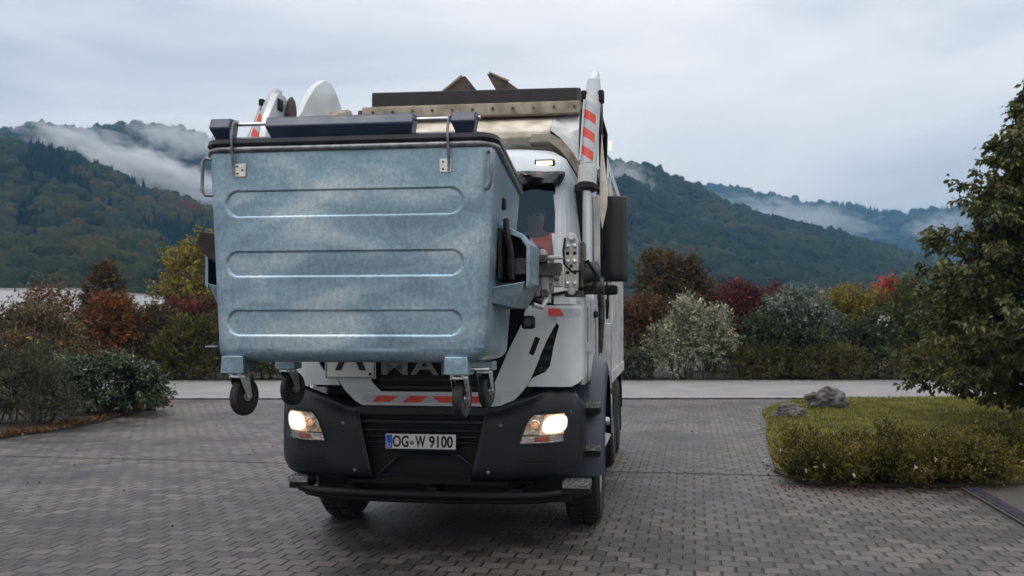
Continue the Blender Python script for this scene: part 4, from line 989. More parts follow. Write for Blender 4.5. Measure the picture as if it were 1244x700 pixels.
# ---- bumper
HALO = mat('lamp_halo_rim', (.6, .42, .3), .3, .7, c2=(.8, .65, .5), scale=25, emit=(1, .55, .30), es=.35)  # warm emission paints the lamp's soft glow onto its reflector
HALO2 = mat('lamp_halo_glow', (.9, .8, .7), .3, .3, emit=(1, .74, .50), es=1.6)  # emissive disc painting the glow's falloff around the lit lamp
def by(x, z=.9):
    ax = abs(x); f = 0.02 * (ax / 1.2) ** 2
    if ax > .86: f += .27 * ((ax - .86) / .38) ** 2.4
    return f
for s in (1, -1):
    # corner module: columns across x then back along the side
    st = []
    for x in list(np.linspace(.46, 1.2, 20)): st.append((x, by(x)))
    st += [(1.228, by(1.2) + .055), (1.243, by(1.2) + .13), (1.248, by(1.2) + .24), (1.248, by(1.2) + .38), (1.245, .62)]
    cols = []
    for i, (x, y) in enumerate(st):
        zt = float(np.interp(x, [.46, .6, .75, .9, 1.0, 1.12, 1.2, 1.25], [1.155, 1.165, 1.22, 1.275, 1.315, 1.325, 1.28, 1.235]))
        zb = float(np.interp(x, [.46, .7, 1.1, 1.2, 1.25], [.565, .57, .60, .635, .67]))
        if x > 1.22 or i > 21: zt -= .02 * (i - 21) * .6; zb += .015 * (i - 21)
        col = []
        for k in range(15):
            t = k / 14; z = zb + (zt - zb) * t
            # slanted inner end, soft rolled top and bottom edges
            xs = x + (.13 * (t - .5) * max(0, 1 - (x - .46) / .25))
            roll = .05 * max(0, (t - .86) / .14) ** 2 + .05 * max(0, (.12 - t) / .12) ** 2 + .02 * (t - .5) ** 2 + .07 * max(0, t - .72)
            nx_ = 0 if i < 19 else min(1, (i - 18) / 4)
            col.append((s * (xs - roll * nx_), y + roll * (1 - nx_ * .5), z))
        cols.append(col)
    b = MB(); b.grid(cols); bc = b.build('bumper_corner', PLAST, T, smooth=True, solid=0.0)
    md = bc.modifiers.new('solid', 'SOLIDIFY'); md.thickness = .035; md.offset = -1 if s > 0 else 1
    md.offset = 0
    # headlight
    def hl(u, v, off):
        xl = np.interp(v, [0, .3, .7, .92, 1], [.785, .81, .845, .882, .91]); xr = np.interp(v, [0, 1], [1.155, 1.17])
        x = xl + (xr - xl) * u
        zb = .872 + .012 * u; zt = 1.112 + .012 * u
        z = zb + (zt - zb) * v; return (s * float(x), by(x) - off, float(z))
    def hgrid(u0, u1, v0, v1, off, nu=14, nv=10, bowl=0):
        return [[hl(u0 + (u1 - u0) * i / nu, v0 + (v1 - v0) * j / nv, off - bowl * (1 - abs(2 * i / nu - 1) ** 2) * (1 - abs(2 * j / nv - 1) ** 2)) for i in range(nu + 1)] for j in range(nv + 1)]
    fr = MB().grid(hgrid(-.03, 1.03, -.04, 1.04, .021)).build('headlight', BLACK, T, smooth=True)
    MB().grid(hgrid(.02, .98, .02, .26, .024)).build('lower_reflector', mat('lamp_chrome', (.45, .42, .40), .25, .8, c2=(.75, .72, .7), scale=30, bump=.5, bscale=60), fr, smooth=True)
    MB().grid(hgrid(.30, .62, .05, .22, .0265)).build('turn_signal', AMBER, fr, smooth=True)
    MB().grid(hgrid(.02, .40, .30, .97, .024)).build('reflector', mat('lamp_warm_chrome', (.5, .30, .18), .25, .7, c2=(.85, .75, .65), scale=22, bump=.6, bscale=40), fr, smooth=True)
    MB().grid(hgrid(.38, .985, .28, .97, .0245)).build('halo_reflector', HALO, fr, smooth=True)
    def disc(uc, vc, ru, rv, off):
        V_ = [hl(uc, vc, off)]; Fd = []
        for q in (.5, 1):
            for k in range(28):
                a = 6.2832 * k / 28; cs, sn = math.cos(a), math.sin(a); sq = (abs(cs) ** 3 + abs(sn) ** 3) ** (-1 / 3)
                V_.append(hl(uc + ru * q * cs * sq, vc + rv * q * sn * sq, off))
        for k in range(28): Fd.append((0, 1 + k, 1 + (k + 1) % 28)); Fd.append((1 + k, 29 + k, 29 + (k + 1) % 28, 1 + (k + 1) % 28))
        return MB().add(V_, Fd)
    disc(.68, .63, .275, .31, .0265).build('lamp_halo', HALO2, fr, smooth=True)
    disc(.67, .63, .23, .25, .0285).build('lit_lamp', BULB, fr, smooth=True)
    c_ = hl(.22, .64, .026)
    MB().lathe([(.036, 0), (.040, -.006), (.034, -.012), (.028, -.004)], (c_[0], c_[1] - .002, c_[2]), (0, 1, 0), 20).build('projector_ring', CHROME, fr, smooth=True)
    MB().ell((c_[0], c_[1] - .002, c_[2]), (.024, .012, .024)).build('projector', BULB2, fr, smooth=True)
    MB().grid(hgrid(-.01, 1.01, -.01, 1.01, .034)).build('lens', HLGLASS, fr, smooth=True)
    # fog vent recess, screws
    b = MB()
    P0 = lambda x, z, o: (s * x, by(x) - o, z)
    b.grid([[P0(x, z, .0205) for x in np.linspace(.80, 1.11, 10)] for z in (.705, .755)])
    vt = b.build('vent', BLACK, T)
    b = MB()
    for z in (.712, .738): b.grid([[P0(x, z + dz, .028) for x in np.linspace(.81, 1.10, 10)] for dz in (0, .010)])
    b.build('slat', PLAST, vt, solid=.004)
    for x, z in ((.54, .64), (.64, 1.02), (1.17, 1.12)):
        MB().lathe([(.014, 0), (.014, -.004), (.008, -.006), (.007, -.003)], (s * x, by(x) - .019, z), (0, 1, 0), 14).build('screw', TUBE, T)
for o_ in list(bpy.data.objects):
    if o_.parent == T and o_.name.split('.')[0] in ('bumper_corner', 'headlight', 'vent', 'screw'): o_.location.x = -.08; o_.scale.x = 1.03
# centre part of the bumper
b = MB(); b.box(-.70, .62, .10, .16, .52, 1.17); ce = b.build('bumper_centre', BLACK, T); MB().box(-1.1, 1.1, .44, .48, .34, .62).build('underside_shade', BLACK, T)  # black panel below is added to stand for deep shade under the truck
b = MB()
for z, h in ((1.02, .03), (.955, .02), (.905, .02), (.86, .015)): b.box(-.64, .52, .03, .099, z, z + h)
b.box(-.64, .52, .02, .099, 1.09, 1.155)
b.build('crossbar', PLAST, ce, bevel=.006)
b = MB(); b.tube([(-.46, .04, .585), (-.27, .03, .76), (.23, .03, .76), (.44, .04, .585)], .014, 6); b.tube([(-.44, .035, .595), (.42, .035, .595)], .010, 6)
b.build('intake_frame', PLAST, ce, smooth=True)
MB().box(-.10, .12, .005, .0195, 1.10, 1.135).build('latch', PLAST, ce, bevel=.004)
# number plate
npz = .878
pl = MB().box(-.378, .208, -.012, -.002, .818, .938).build('number_plate', PLATEW, T, bevel=.004)
MB().box(-.371, -.322, -.0155, -.0122, .824, .932).build('country_band', PLATEB, pl)
text_mesh('country_letter', 'D', .045, PLATEW, pl, (-.346, -.0165, .848), (rad(90), 0, 0), depth=.0005)
text_mesh('lettering', 'OG', .128, INK, pl, (-.250, -.0135, npz - .004), (rad(90), 0, 0), sx=.70, bold=.0035, depth=.001)
MB().lathe([(.018, 0), (.018, -.003)], (-.155, -.0122, .868), (0, 1, 0), 16).build('seal', GREYTXT, pl)
text_mesh('lettering', 'W', .128, INK, pl, (-.085, -.0135, npz - .004), (rad(90), 0, 0), sx=.60, bold=.0035, depth=.001)
text_mesh('lettering', '9100', .128, INK, pl, (.086, -.0135, npz - .004), (rad(90), 0, 0), sx=.78, bold=.0035, depth=.001)
MB().box(-.385, .215, -.0015, .03, .80, .944).build('plate_holder', BLACK, T, bevel=.004)
# tubular underrun bar with its end steps
pts = [(-1.20, .22, .475), (-1.13, .10, .47), (-.95, .02, .458), (-.5, -.03, .452), (0, -.04, .45), (.5, -.03, .452), (.9, .02, .458), (1.06, .08, .47)]
b = MB(); b.tube(pts, .034, 12); b.tube([(p[0] * .97, p[1] + .05, p[2] - .05) for p in pts], .024, 10); ub = b.build('underrun_bar', BLACK, T, smooth=True)
for x in (-.7, 0, .7): MB().box(x - .04, x + .04, .04, .3, .42, .50).build('bracket', BLACK, ub)
TREAD = mat('checker_metal', (.22, .24, .26), .35, .7, c2=(.5, .52, .55), scale=60, bump=.8, bscale=60)
def step(x0, x1, y0, y1, z, th=.03, nm='step', skew=0):
    b = MB(); vs = [(x0, y0 + skew, z), (x1, y0, z), (x1, y1, z), (x0, y1 + skew, z)]
    b.prism([(v[0], v[1]) for v in vs], 'z', z - th, z)
    for i in range(5):
        for j in range(3):
            cx = x0 + (x1 - x0) * (i + .5) / 5; cy = y0 + (y1 - y0) * (j + .5) / 3 + skew * (1 - (i + .5) / 5)
            b.box(cx - .007, cx + .007, cy - .012, cy + .012, z - .001, z + .007)
    o = b.build(nm, TREADM, T, bevel=.002)
    MB().box(x0 + .01, x1 - .002, y0 + .01, y1, z - th - .05, z - th - .002).build('step_bracket', BLACK, o)
    return o
for s in (1, -1):
    a, c = (1.07, 1.29) if s > 0 else (-1.29, -1.07)
    step(a + (.05 if s < 0 else 0), c, .06, .30, .565, .05)
    a, c = (1.20, 1.34) if s > 0 else (-1.34, -1.20)
    step(a, c, .62, .88, .79, .04); step(a, c, .62, .88, 1.155, .04)
# ---- fenders, wheels
def fender(y0, y1, zc, R0, nm, s, a0=-20, a1=200, w=(.86, 1.33), m=FENDER, rise=1.0):
    yc = (y0 + y1) / 2; g0 = []
    for a in np.linspace(rad(a0), rad(a1), 26):
        row = []
        for x, dr in ((w[0], 0), (w[1] - .16, 0), (w[1] - .09, -.012), (w[1] - .04, -.035), (w[1] - .012, -.07), (w[1], -.11), (w[1], -.15)):
            row.append((s * x, yc - (R0 + dr) * math.cos(a), zc + (R0 + dr) * math.sin(a) * (rise if a > 0 else 1)))
        g0.append(row)
    b = MB(); b.grid(g0); return b.build(nm, m, T, smooth=True, solid=.0) 
def wheel(s, y, x0=None, twin=False, R0=.53):
    x1 = 1.315 if y < 2 else 1.25; w_ = .32
    c = (s * (x1 - w_ / 2), y, R0)
    t = MB(); prof = [(.30, -.11), (.33, -.145), (.42, -.16), (.49, -.155), (.523, -.125), (.53, -.08), (.53, .08), (.523, .125), (.49, .155), (.42, .16), (.33, .145), (.30, .11)]
    w = t.lathe(prof, c, (1, 0, 0), 44).build('wheel', TYRE, T, smooth=True)
    g_ = MB()
    for i in range(44):
        a = 6.283 * i / 44; M_ = Matrix.Translation(c) @ Matrix.Rotation(a, 4, 'X')
        g_.box(-.115, -.012, -.018, .014, .526, .539, M=M_); g_.box(.012, .115, -.002, .030, .526, .539, M=M_)
    g_.build('tread', TYRE, w)
    rim = MB(); so_ = s
    rim.lathe([(.302, -.10), (.302, .13), (.285, .135), (.27, .10), (.24, .03), (.13, .02), (.12, .09), (.10, .12), (.03, .125)], c, (s, 0, 0), 36)
    r = rim.build('rim', mat('rim_paint', (.16, .17, .19), .45, .4, c2=(.3, .31, .33), scale=9), w, smooth=True)
    nb = MB()
    for i in range(10):
        a = 6.283 * i / 10; nb.cyl((c[0] + s * .03, c[1] + .19 * math.cos(a), c[2] + .19 * math.sin(a)), (c[0] + s * .065, c[1] + .19 * math.cos(a), c[2] + .19 * math.sin(a)), .016, n=6)
    nb.build('wheel_nut', TUBE, w)
for s in (1, -1):
    wheel(s, 1.45); wheel(s, 5.3); wheel(s, 6.65)
    fender(.78, 2.12, .62, .74, 'front_fender', s, -8, 172, w=(.86, 1.37), rise=1.27)
    fender(4.6, 6.0, .60, .70, 'rear_fender', s, 10, 95, w=(.9, 1.27), m=BLACK); fender(5.95, 7.35, .60, .70, 'rear_fender', s, 90, 180, w=(.9, 1.27), m=BLACK)
    MB().box(s * 1.08 - .17, s * 1.08 + .17, 7.37, 7.39, .25, .95).build('mud_flap', RUBBER, T)
    MB().box(s * 1.1 - .16, s * 1.1 + .16, 2.16, 2.18, .3, .85).build('mud_flap', RUBBER, T)
    # fender marker knob
    MB().cyl((s * 1.37, .92, .98), (s * 1.41, .92, .98), .04, .03).build('marker_knob', SILVTANK, T, smooth=True, bevel=.005)
    # side guard panels and tank
    MB().box(s * 1.245 - .01, s * 1.245 + .01, 3.05, 4.5, .50, .98).build('side_guard', DWHITE, T, bevel=.01)
    MB().box(s * 1.235 - .01, s * 1.235 + .01, 2.45, 3.0, .55, .95).build('side_guard', BLACK, T, bevel=.01)
    MB().cyl((s * .95, 2.4, .85), (s * .95, 3.9, .85), .24, n=28).build('fuel_tank', SILVTANK, T, smooth=True, bevel=.02)
    rl = MB().box(s * 1.28 - .012, s * 1.28 + .012, 2.26, 2.34, 1.06, 1.14).build('side_lamp', REDL, T, bevel=.01)
# chassis
b = MB()
for x in (-.42, .42): b.box(x - .05, x + .05, .5, 8.1, .78, 1.05)
for y in (1.45, 5.3, 6.65): b.cyl((-1.0, y, .53), (1.0, y, .53), .07)
b.box(-.8, .8, .35, .75, .45, .95); b.box(-.5, .5, .8, 1.9, .5, 1.1); b.box(-1.1, 1.1, .2, 2.0, 1.08, 1.19)
b.build('chassis', BLACK, T)

# ---- body behind the cab
Y0, Y1 = 2.55, 7.75
b = MB(); b.box(-1.235, 1.235, Y0, Y1, 1.12, 3.72); body = b.build('body', DWHITE, T, bevel=.03)
for s in (1, -1):
    b = MB()
    for y in np.arange(2.65, 7.8, .55): b.box(min(s * 1.236, s * 1.275), max(s * 1.236, s * 1.275), y, y + .09, 1.14, 3.70)
    b.box(min(s * 1.236, s * 1.285), max(s * 1.236, s * 1.285), Y0, Y1, 3.55, 3.68); b.box(min(s * 1.236, s * 1.282), max(s * 1.236, s * 1.282), Y0, Y1, 1.14, 1.28)
    b.build('body_rib', DWHITE, body, bevel=.006)
# front canopy of the hopper: sloping cream plate, lip, bolted beige beam, rubber strip
PR = [(2.16, 3.985), (2.40, 4.0), (3.3, 4.02), (3.3, 3.6), (2.7, 3.55), (1.98, 3.74), (1.93, 3.70), (1.90, 3.745)]
b = MB(); b.prism([(y, z) for y, z in [(2.2, 3.975), (3.4, 4.02), (3.4, 3.55), (2.56, 3.55), (2.0, 3.68), (1.88, 3.70), (1.88, 3.77)]], 'x', -1.12, .78); b.build('canopy', CREAM, T, bevel=.012)
# sloped arch corners going down both sides
for s in (1, -1):
    sh = 0 if s > 0 else .0
    xa, xb = (.781, 1.20) if s > 0 else (-1.30, -1.121)
    if s > 0:
        b = MB()
        t0 = [(.782, 1.88, 3.77), (.782, 2.2, 3.975), (1.10, 2.2, 3.975), (1.22, 2.12, 3.90), (1.22, 2.12, 3.30), (1.10, 1.96, 3.38), (.96, 1.90, 3.60), (.87, 1.88, 3.70)]
        # front skin of the arch corner (fan) with thickness backwards
        n_ = len(t0); vs = t0 + [(p[0], p[1] + .45, p[2] - .02) for p in t0]
        cen = (.99, 2.03, 3.78); vs.append(cen); cb = (.99, 2.48, 3.78); vs.append(cb)
        fs = [(i, (i + 1) % n_, 2 * n_) for i in range(n_)] + [(n_ + i, n_ + (i + 1) % n_, 2 * n_ + 1) for i in range(n_)] + [(i, (i + 1) % n_, n_ + (i + 1) % n_, n_ + i) for i in range(n_)]
        b.add(vs, fs); b.build('canopy_side', DWHITE, T)
        lip = [(.60, 1.87, 3.70), (.80, 1.87, 3.695), (.90, 1.88, 3.63), (.99, 1.90, 3.53), (1.08, 1.94, 3.38), (1.12, 2.0, 3.22), (1.13, 2.05, 3.0)]
        b = MB(); g0 = [[(p[0], p[1] - .012, p[2] + .03) for p in lip], [(p[0] - .035, p[1] - .012, p[2] - .03) for p in lip], [(p[0] - .035, p[1] + .45, p[2] - .03) for p in lip]]
        b.grid(g0); b.build('arch_lip', BEIGE, T, solid=.02)
    else:
        b = MB(); b.prism([(-1.13, 3.77), (-1.13, 3.96), (-1.30, 3.90), (-1.32, 3.3), (-1.24, 3.38)], 'y', 2.0, 2.5); b.build('canopy_side', DWHITE, T, bevel=.01)
# dark sheet standing in for the shadow behind the arch
b = MB(); b.box(-1.18, 1.18, 2.50, 2.54, 1.3, 3.54); b.build('shadow_panel', BROWNST, T)
b = MB(); b.box(-1.24, 1.05, 2.14, 2.24, 3.99, 4.12); bm_ = b.build('bolted_beam', BEIGE, T, bevel=.008)
MB().box(-1.29, -1.242, 2.16, 2.24, 4.02, 4.09).box(-1.22, 1.04, 2.10, 2.26, 3.968, 3.988).build('beam_flange', BROWNST, bm_)
for i in range(11):
    x = -1.12 + i * .212; MB().cyl((x, 2.139, 4.06), (x, 2.122, 4.06), .015, n=6).build('bolt', DARKM, bm_)
b = MB(); b.box(-1.20, .985, 2.26, 2.30, 4.122, 4.29, M=Matrix.Rotation(rad(.4), 4, 'Y')); b.box(-1.1, .9, 2.24, 2.42, 4.0, 4.12); b.build('rubber_strip', RUBBER, T, bevel=.008)
# opened hopper flaps sticking up
for pts, nm in (([(-.62, 4.40), (-.34, 4.62), (-.305, 4.63), (-.15, 4.43)], 'hopper_flap'), ([(-.06, 4.645), (-.03, 4.64), (.19, 4.54), (.34, 4.43), (.06, 4.43)], 'hopper_flap')):
    fl = MB().prism([(x, z) for x, z in pts], 'y', 3.0, 3.55).build(nm, BROWNST, T, bevel=.008)
    (xa, za), (xb, zb) = (pts[0], pts[1]) if pts[0][0] < -.5 else (pts[1], pts[2])
    MB().tube([(xa, 2.99, za + .012), (xb, 2.99, zb + .012)], .014, 6).build('flap_edge', BEIGE, fl)
MB().box(-1.1, 1.0, 2.9, 3.7, 3.9, 4.43).build('hopper_rim', BROWNST, T, bevel=.01)
# snorkel, silver cylinder, hoses on the flank between cab and body
for s in (1,):
    b = MB(); b.box(s * 1.19 - .05, s * 1.19 + .05, 2.15, 2.3, 1.5, 2.9); b.tube([(s * 1.24, 2.2, 2.4), (s * 1.27, 2.16, 2.0), (s * 1.24, 2.2, 1.55)], .035, 8); b.build('air_intake', DARKM, T, bevel=.01)
    MB().cyl((s * 1.27, 2.75, 1.15), (s * 1.27, 2.75, 1.85), .07, n=20).build('silver_cylinder', SILVTANK, T, smooth=True, bevel=.01)
    MB().box(s * 1.24 - .04, s * 1.24 + .04, 2.34, 2.46, 2.05, 2.35).build('control_box', GREYP, T, bevel=.01)
    MB().tube([(s * 1.3, 2.5, 2.3), (s * 1.32, 2.45, 2.05), (s * 1.3, 2.55, 1.9), (s * 1.29, 2.6, 2.1)], .012, 6).build('hose', BLACK, T)
    MB().box(s * 1.29, s * 1.34, 2.62, 2.70, 2.6, 3.4).build('grab_bar', DWHITE, T, bevel=.01)

# ---- lift arms
def arm(s):
    X0, X1 = (1.25, 1.31) if s > 0 else (-1.33, -1.27)
    if True:
        prof = [(-.45, 3.25), (-.35, 3.52), (-.16, 3.75), (-.02, 3.77), (.14, 3.72), (.30, 3.63), (.42, 3.72), (.56, 3.86), (.78, 4.03), (1.02, 4.14), (1.22, 4.165), (1.38, 4.10), (1.55, 3.98), (1.75, 3.85), (2.6, 3.6), (3.5, 2.95), (3.75, 2.2), (3.5, 2.2), (3.25, 2.7), (2.4, 3.2), (1.6, 3.35), (.8, 3.25), (.42, 2.75), (.10, 2.1), (-.10, 2.15), (-.15, 2.8)]
    if s > 0: prof = [(.34, 3.50), (.42, 3.72), (.56, 3.86), (.78, 4.03), (1.02, 4.14), (1.22, 4.165), (1.38, 4.10), (1.55, 3.98), (1.75, 3.85), (2.6, 3.6), (3.5, 2.95), (3.75, 2.2), (3.5, 2.2), (3.25, 2.7), (2.4, 3.2), (1.6, 3.35), (.85, 3.2), (.55, 2.75), (.40, 2.1), (.14, 2.1), (.20, 2.8)]
    b = MB(); b.prism(prof, 'x', X0, X1); a = b.build('lift_arm', WHITE, T, bevel=.008)
    # white inner stiffener on the arm
    return a
ra = arm(1); la = arm(-1)
# upper white elbow of the right arm, seen edge-on above the cylinder
MB().prism([(1.40, 3.37), (1.415, 3.2), (1.445, 2.92), (1.44, 2.78), (1.40, 2.60), (1.378, 2.74), (1.385, 3.1)], 'y', -.02, .03).build('wear_plate', CREAM, ra, bevel=.006)
MB().tube([(1.36, .12, 3.62), (1.42, .2, 3.4), (1.40, .3, 2.9), (1.38, .25, 2.4)], .018, 8).build('hose', BLACK, ra, smooth=True)
MB().box(1.315, 1.37, .20, .45, 2.15, 2.9).build('arm_lining', DWHITE, ra, bevel=.01)
# striped cylinder with chrome/white rod
def striped(s, top, bot, r, par, rodend, nstripe=4, m1=DWHITE):
    top = Vector(top); bot = Vector(bot); ax = (bot - top); ln = ax.length; axn = ax.normalized()
    cy = MB().lathe([(r * .6, -.02), (r, 0), (r, ln * .80), (r * 1.10, ln * .80), (r * 1.10, ln), (r * .8, ln + .01)], top, axn, 28).build('cylinder', m1, par, smooth=True)
    MB().lathe([(r * .9, ln + .011), (r * 1.22, ln + .012), (r * 1.22, ln + .05), (r * .7, ln + .06)], top, axn, 24).build('gland', BLACK, cy, smooth=True)
    a = axn.orthogonal().normalized(); bb = axn.cross(a)
    if abs(a.dot(Vector((1, 0, 0)))) < abs(bb.dot(Vector((1, 0, 0)))): a, bb = bb, a
    if a.x < 0: a = -a
    bb = axn.cross(a)
    if bb.y > 0: bb = -bb
    # diagonal red and silver bands wrapped round the front of the tube
    L0, L1 = ln * .06, ln * .79; step_ = (L1 - L0) / (nstripe * 2 - 1)
    for i in range(nstripe * 2 - 1):
        g0 = []
        for k in range(21):
            t = rad(-80 + 160 * k / 20); sh = step_ * 1.7 * (k / 20) - step_ * .85
            row = []
            for e in (0, .999):
                z = min(max(L0 + (i + e) * step_ + sh * (1 if s > 0 else 1), L0), L1)
                row.append(top + axn * z + (a * math.sin(t) + bb * math.cos(t)) * (r + .0035))
            g0.append(row)
        MB().grid(g0).build('stripe', SILV if i % 2 == 0 else RED, cy, smooth=True)
    MB().cyl(bot, rodend, r * .5, n=18).build('rod', mat('pale_rod', (.5, .54, .58), .25, .4), par, smooth=True)
    MB().cyl(top - axn * .14, top - axn * .0, r * .8, r * .95, n=18).build('end_cap', WHITE, cy, smooth=True)
    for dx in (-.07, .07): MB().box(top.x + dx - .022, top.x + dx + .022, top.y - .05, top.y + .05, top.z - .05, top.z + .05).build('lug', BLACK, cy, bevel=.012)
    MB().tube([top + bb * (r + .02) + axn * .05, top + bb * (r + .022) + axn * ln * .76], .008, 6).build('pipe', WHITE, cy)
    return cy
striped(1, (1.325, .05, 3.68), (1.285, -.08, 2.955), .068, ra, (1.285, -.12, 2.27))
striped(-1, (-1.345, -.12, 3.66), (-1.50, -.30, 3.05), .062, la, (-1.47, -.32, 2.3))
MB().ell((-1.22, .02, 3.62), (.045, .06, .14)).build('chain', BROWNST, la)
MB().tube([(-1.20, .75, 3.55), (-1.15, .95, 3.78), (-1.12, 1.25, 3.86), (-1.1, 1.6, 3.6)], .05, 8).build('hose_guard', BEIGE, la, smooth=True)
# dark pivot plates beside the right cylinder
MB().prism([(.0, 3.05), (-.04, 3.2), (.0, 3.42), (.10, 3.60), (.2, 3.5), (.2, 3.05)], 'x', 1.215, 1.245).build('pivot_plate', BLACK, ra, bevel=.01)
MB().prism([(.02, 3.1), (.0, 3.3), (.05, 3.55), (.2, 3.66), (.25, 3.2)], 'x', 1.375, 1.40).build('pivot_plate', BLACK, ra, bevel=.01)
ML = MB().cyl((1.44, .35, 3.33), (1.46, .35, 3.33), .035).build('arm_lamp', MARK, ra)
# knuckle, pin plate and fork carrier that reach the bin pockets
for s, par in ((1, ra), (-1, la)):
    k = 1 if s > 0 else -1
    X = lambda x: x if s > 0 else -x - .20
    def bx(b, x0, x1, *r): a, c = sorted((X(x0), X(x1))); return b.box(a, c, *r)
    b = MB(); b.lathe([(.05, -.09), (.085, -.08), (.09, 0), (.085, .08), (.05, .09)], (X(1.30), -.12, 2.24), (1, .1, .1), 20); b.lathe([(.07, -.1), (.07, .1)], (X(1.32), -.10, 2.14), (1, 0, 0), 16); kn = b.build('knuckle', DARKM, par, smooth=True)
    MB().tube([(X(1.24), -.16, 2.3), (X(1.30), -.22, 2.33), (X(1.37), -.2, 2.22), (X(1.33), -.2, 2.1), (X(1.25), -.2, 2.15)], .014, 8).build('hose', BLACK, par)
    b = MB(); bx(b, 1.125, 1.235, -.33, -.25, 2.115, 2.50); b.lathe([(.045, 0), (.045, .08)], (X(1.18), -.33, 2.50), (0, 1, 0), 18); b.lathe([(.03, 0), (.03, .08)], (X(1.18), -.33, 2.09), (0, 1, 0), 14); pp = b.build('pin_plate', GREYP, par, bevel=.006)
    for z in (2.44, 2.32, 2.15):
        for x in (1.153, 1.207): MB().lathe([(.015, 0), (.015, -.014), (.008, -.018)], (X(x), -.33, z), (0, 1, 0), 10).build('bolt', STEEL, pp)
    MB().lathe([(.022, 0), (.022, -.012)], (X(1.18), -.33, 2.51), (0, 1, 0), 12).build('bolt', STEEL, pp)
    b = MB()
    for z in (2.385, 2.235):
        for x in (1.153, 1.207): b.lathe([(.014, .002), (.014, -.002)], (X(x), -.331, z), (0, 1, 0), 12)
    b.lathe([(.013, .002), (.013, -.002)], (X(1.18), -.331, 2.285), (0, 1, 0), 12)
    b.build('bore', BLACK, pp)
    MB().tube([(X(1.135), -.36, 2.50), (X(1.125), -.38, 2.40), (X(1.13), -.37, 2.30), (X(1.19), -.38, 2.24), (X(1.26), -.33, 2.25)], .009, 7).build('cable', BLACK, pp)
    b = MB(); bx(b, 1.245, 1.275, -.30, -.1, 2.12, 2.48); bx(b, 1.12, 1.27, -.24, -.1, 2.05, 2.10); b.build('side_plate', DARKM, par, bevel=.006)
    # fork carrier: horizontal arm to the bin pocket
    b = MB(); bx(b, .96, 1.13, -.52, -.44, 2.33, 2.355); bx(b, .96, 1.0, -.55, -.35, 2.26, 2.40); bx(b, .98, 1.12, -.5, -.35, 2.14, 2.20); bx(b, 1.06, 1.12, -.55, -.35, 2.12, 2.24); bx(b, .97, 1.03, -.52, -.36, 2.0, 2.32)
    b.build('fork_carrier', GREYP, par, bevel=.006)
    b = MB(); bx(b, .90, 1.12, -.56, -.40, 2.20, 2.30); bx(b, .94, 1.02, -.60, -.4, 2.30, 2.36); b.lathe([(.03, 0), (.03, .12)], (X(1.0), -.62, 2.07), (0, 1, 0), 14); b.lathe([(.02, 0), (.02, .12)], (X(1.09), -.60, 2.18), (0, 1, 0), 14); b.build('latch_block', DARKM, par, bevel=.006)
    b = MB(); bx(b, .80, .96, -1.15, -.45, 2.18, 2.30); b.build('fork', DARKM, par, bevel=.01)
    MB().tube([(X(.93), -.7, 1.98), (X(.99), -.66, 1.96), (X(1.02), -.6, 2.02)], .02, 8).build('elbow_pipe', GREYP, par, smooth=True)
    b = MB(); bx(b, .82, .92, -.55, -.47, 1.80, 1.90); b.build('work_lamp', BLACK, par, bevel=.02)
    b = MB(); b.cyl((X(.87), -.555, 1.85), (X(.87), -.565, 1.85), .032); b.build('lamp_face', DARKM, par)

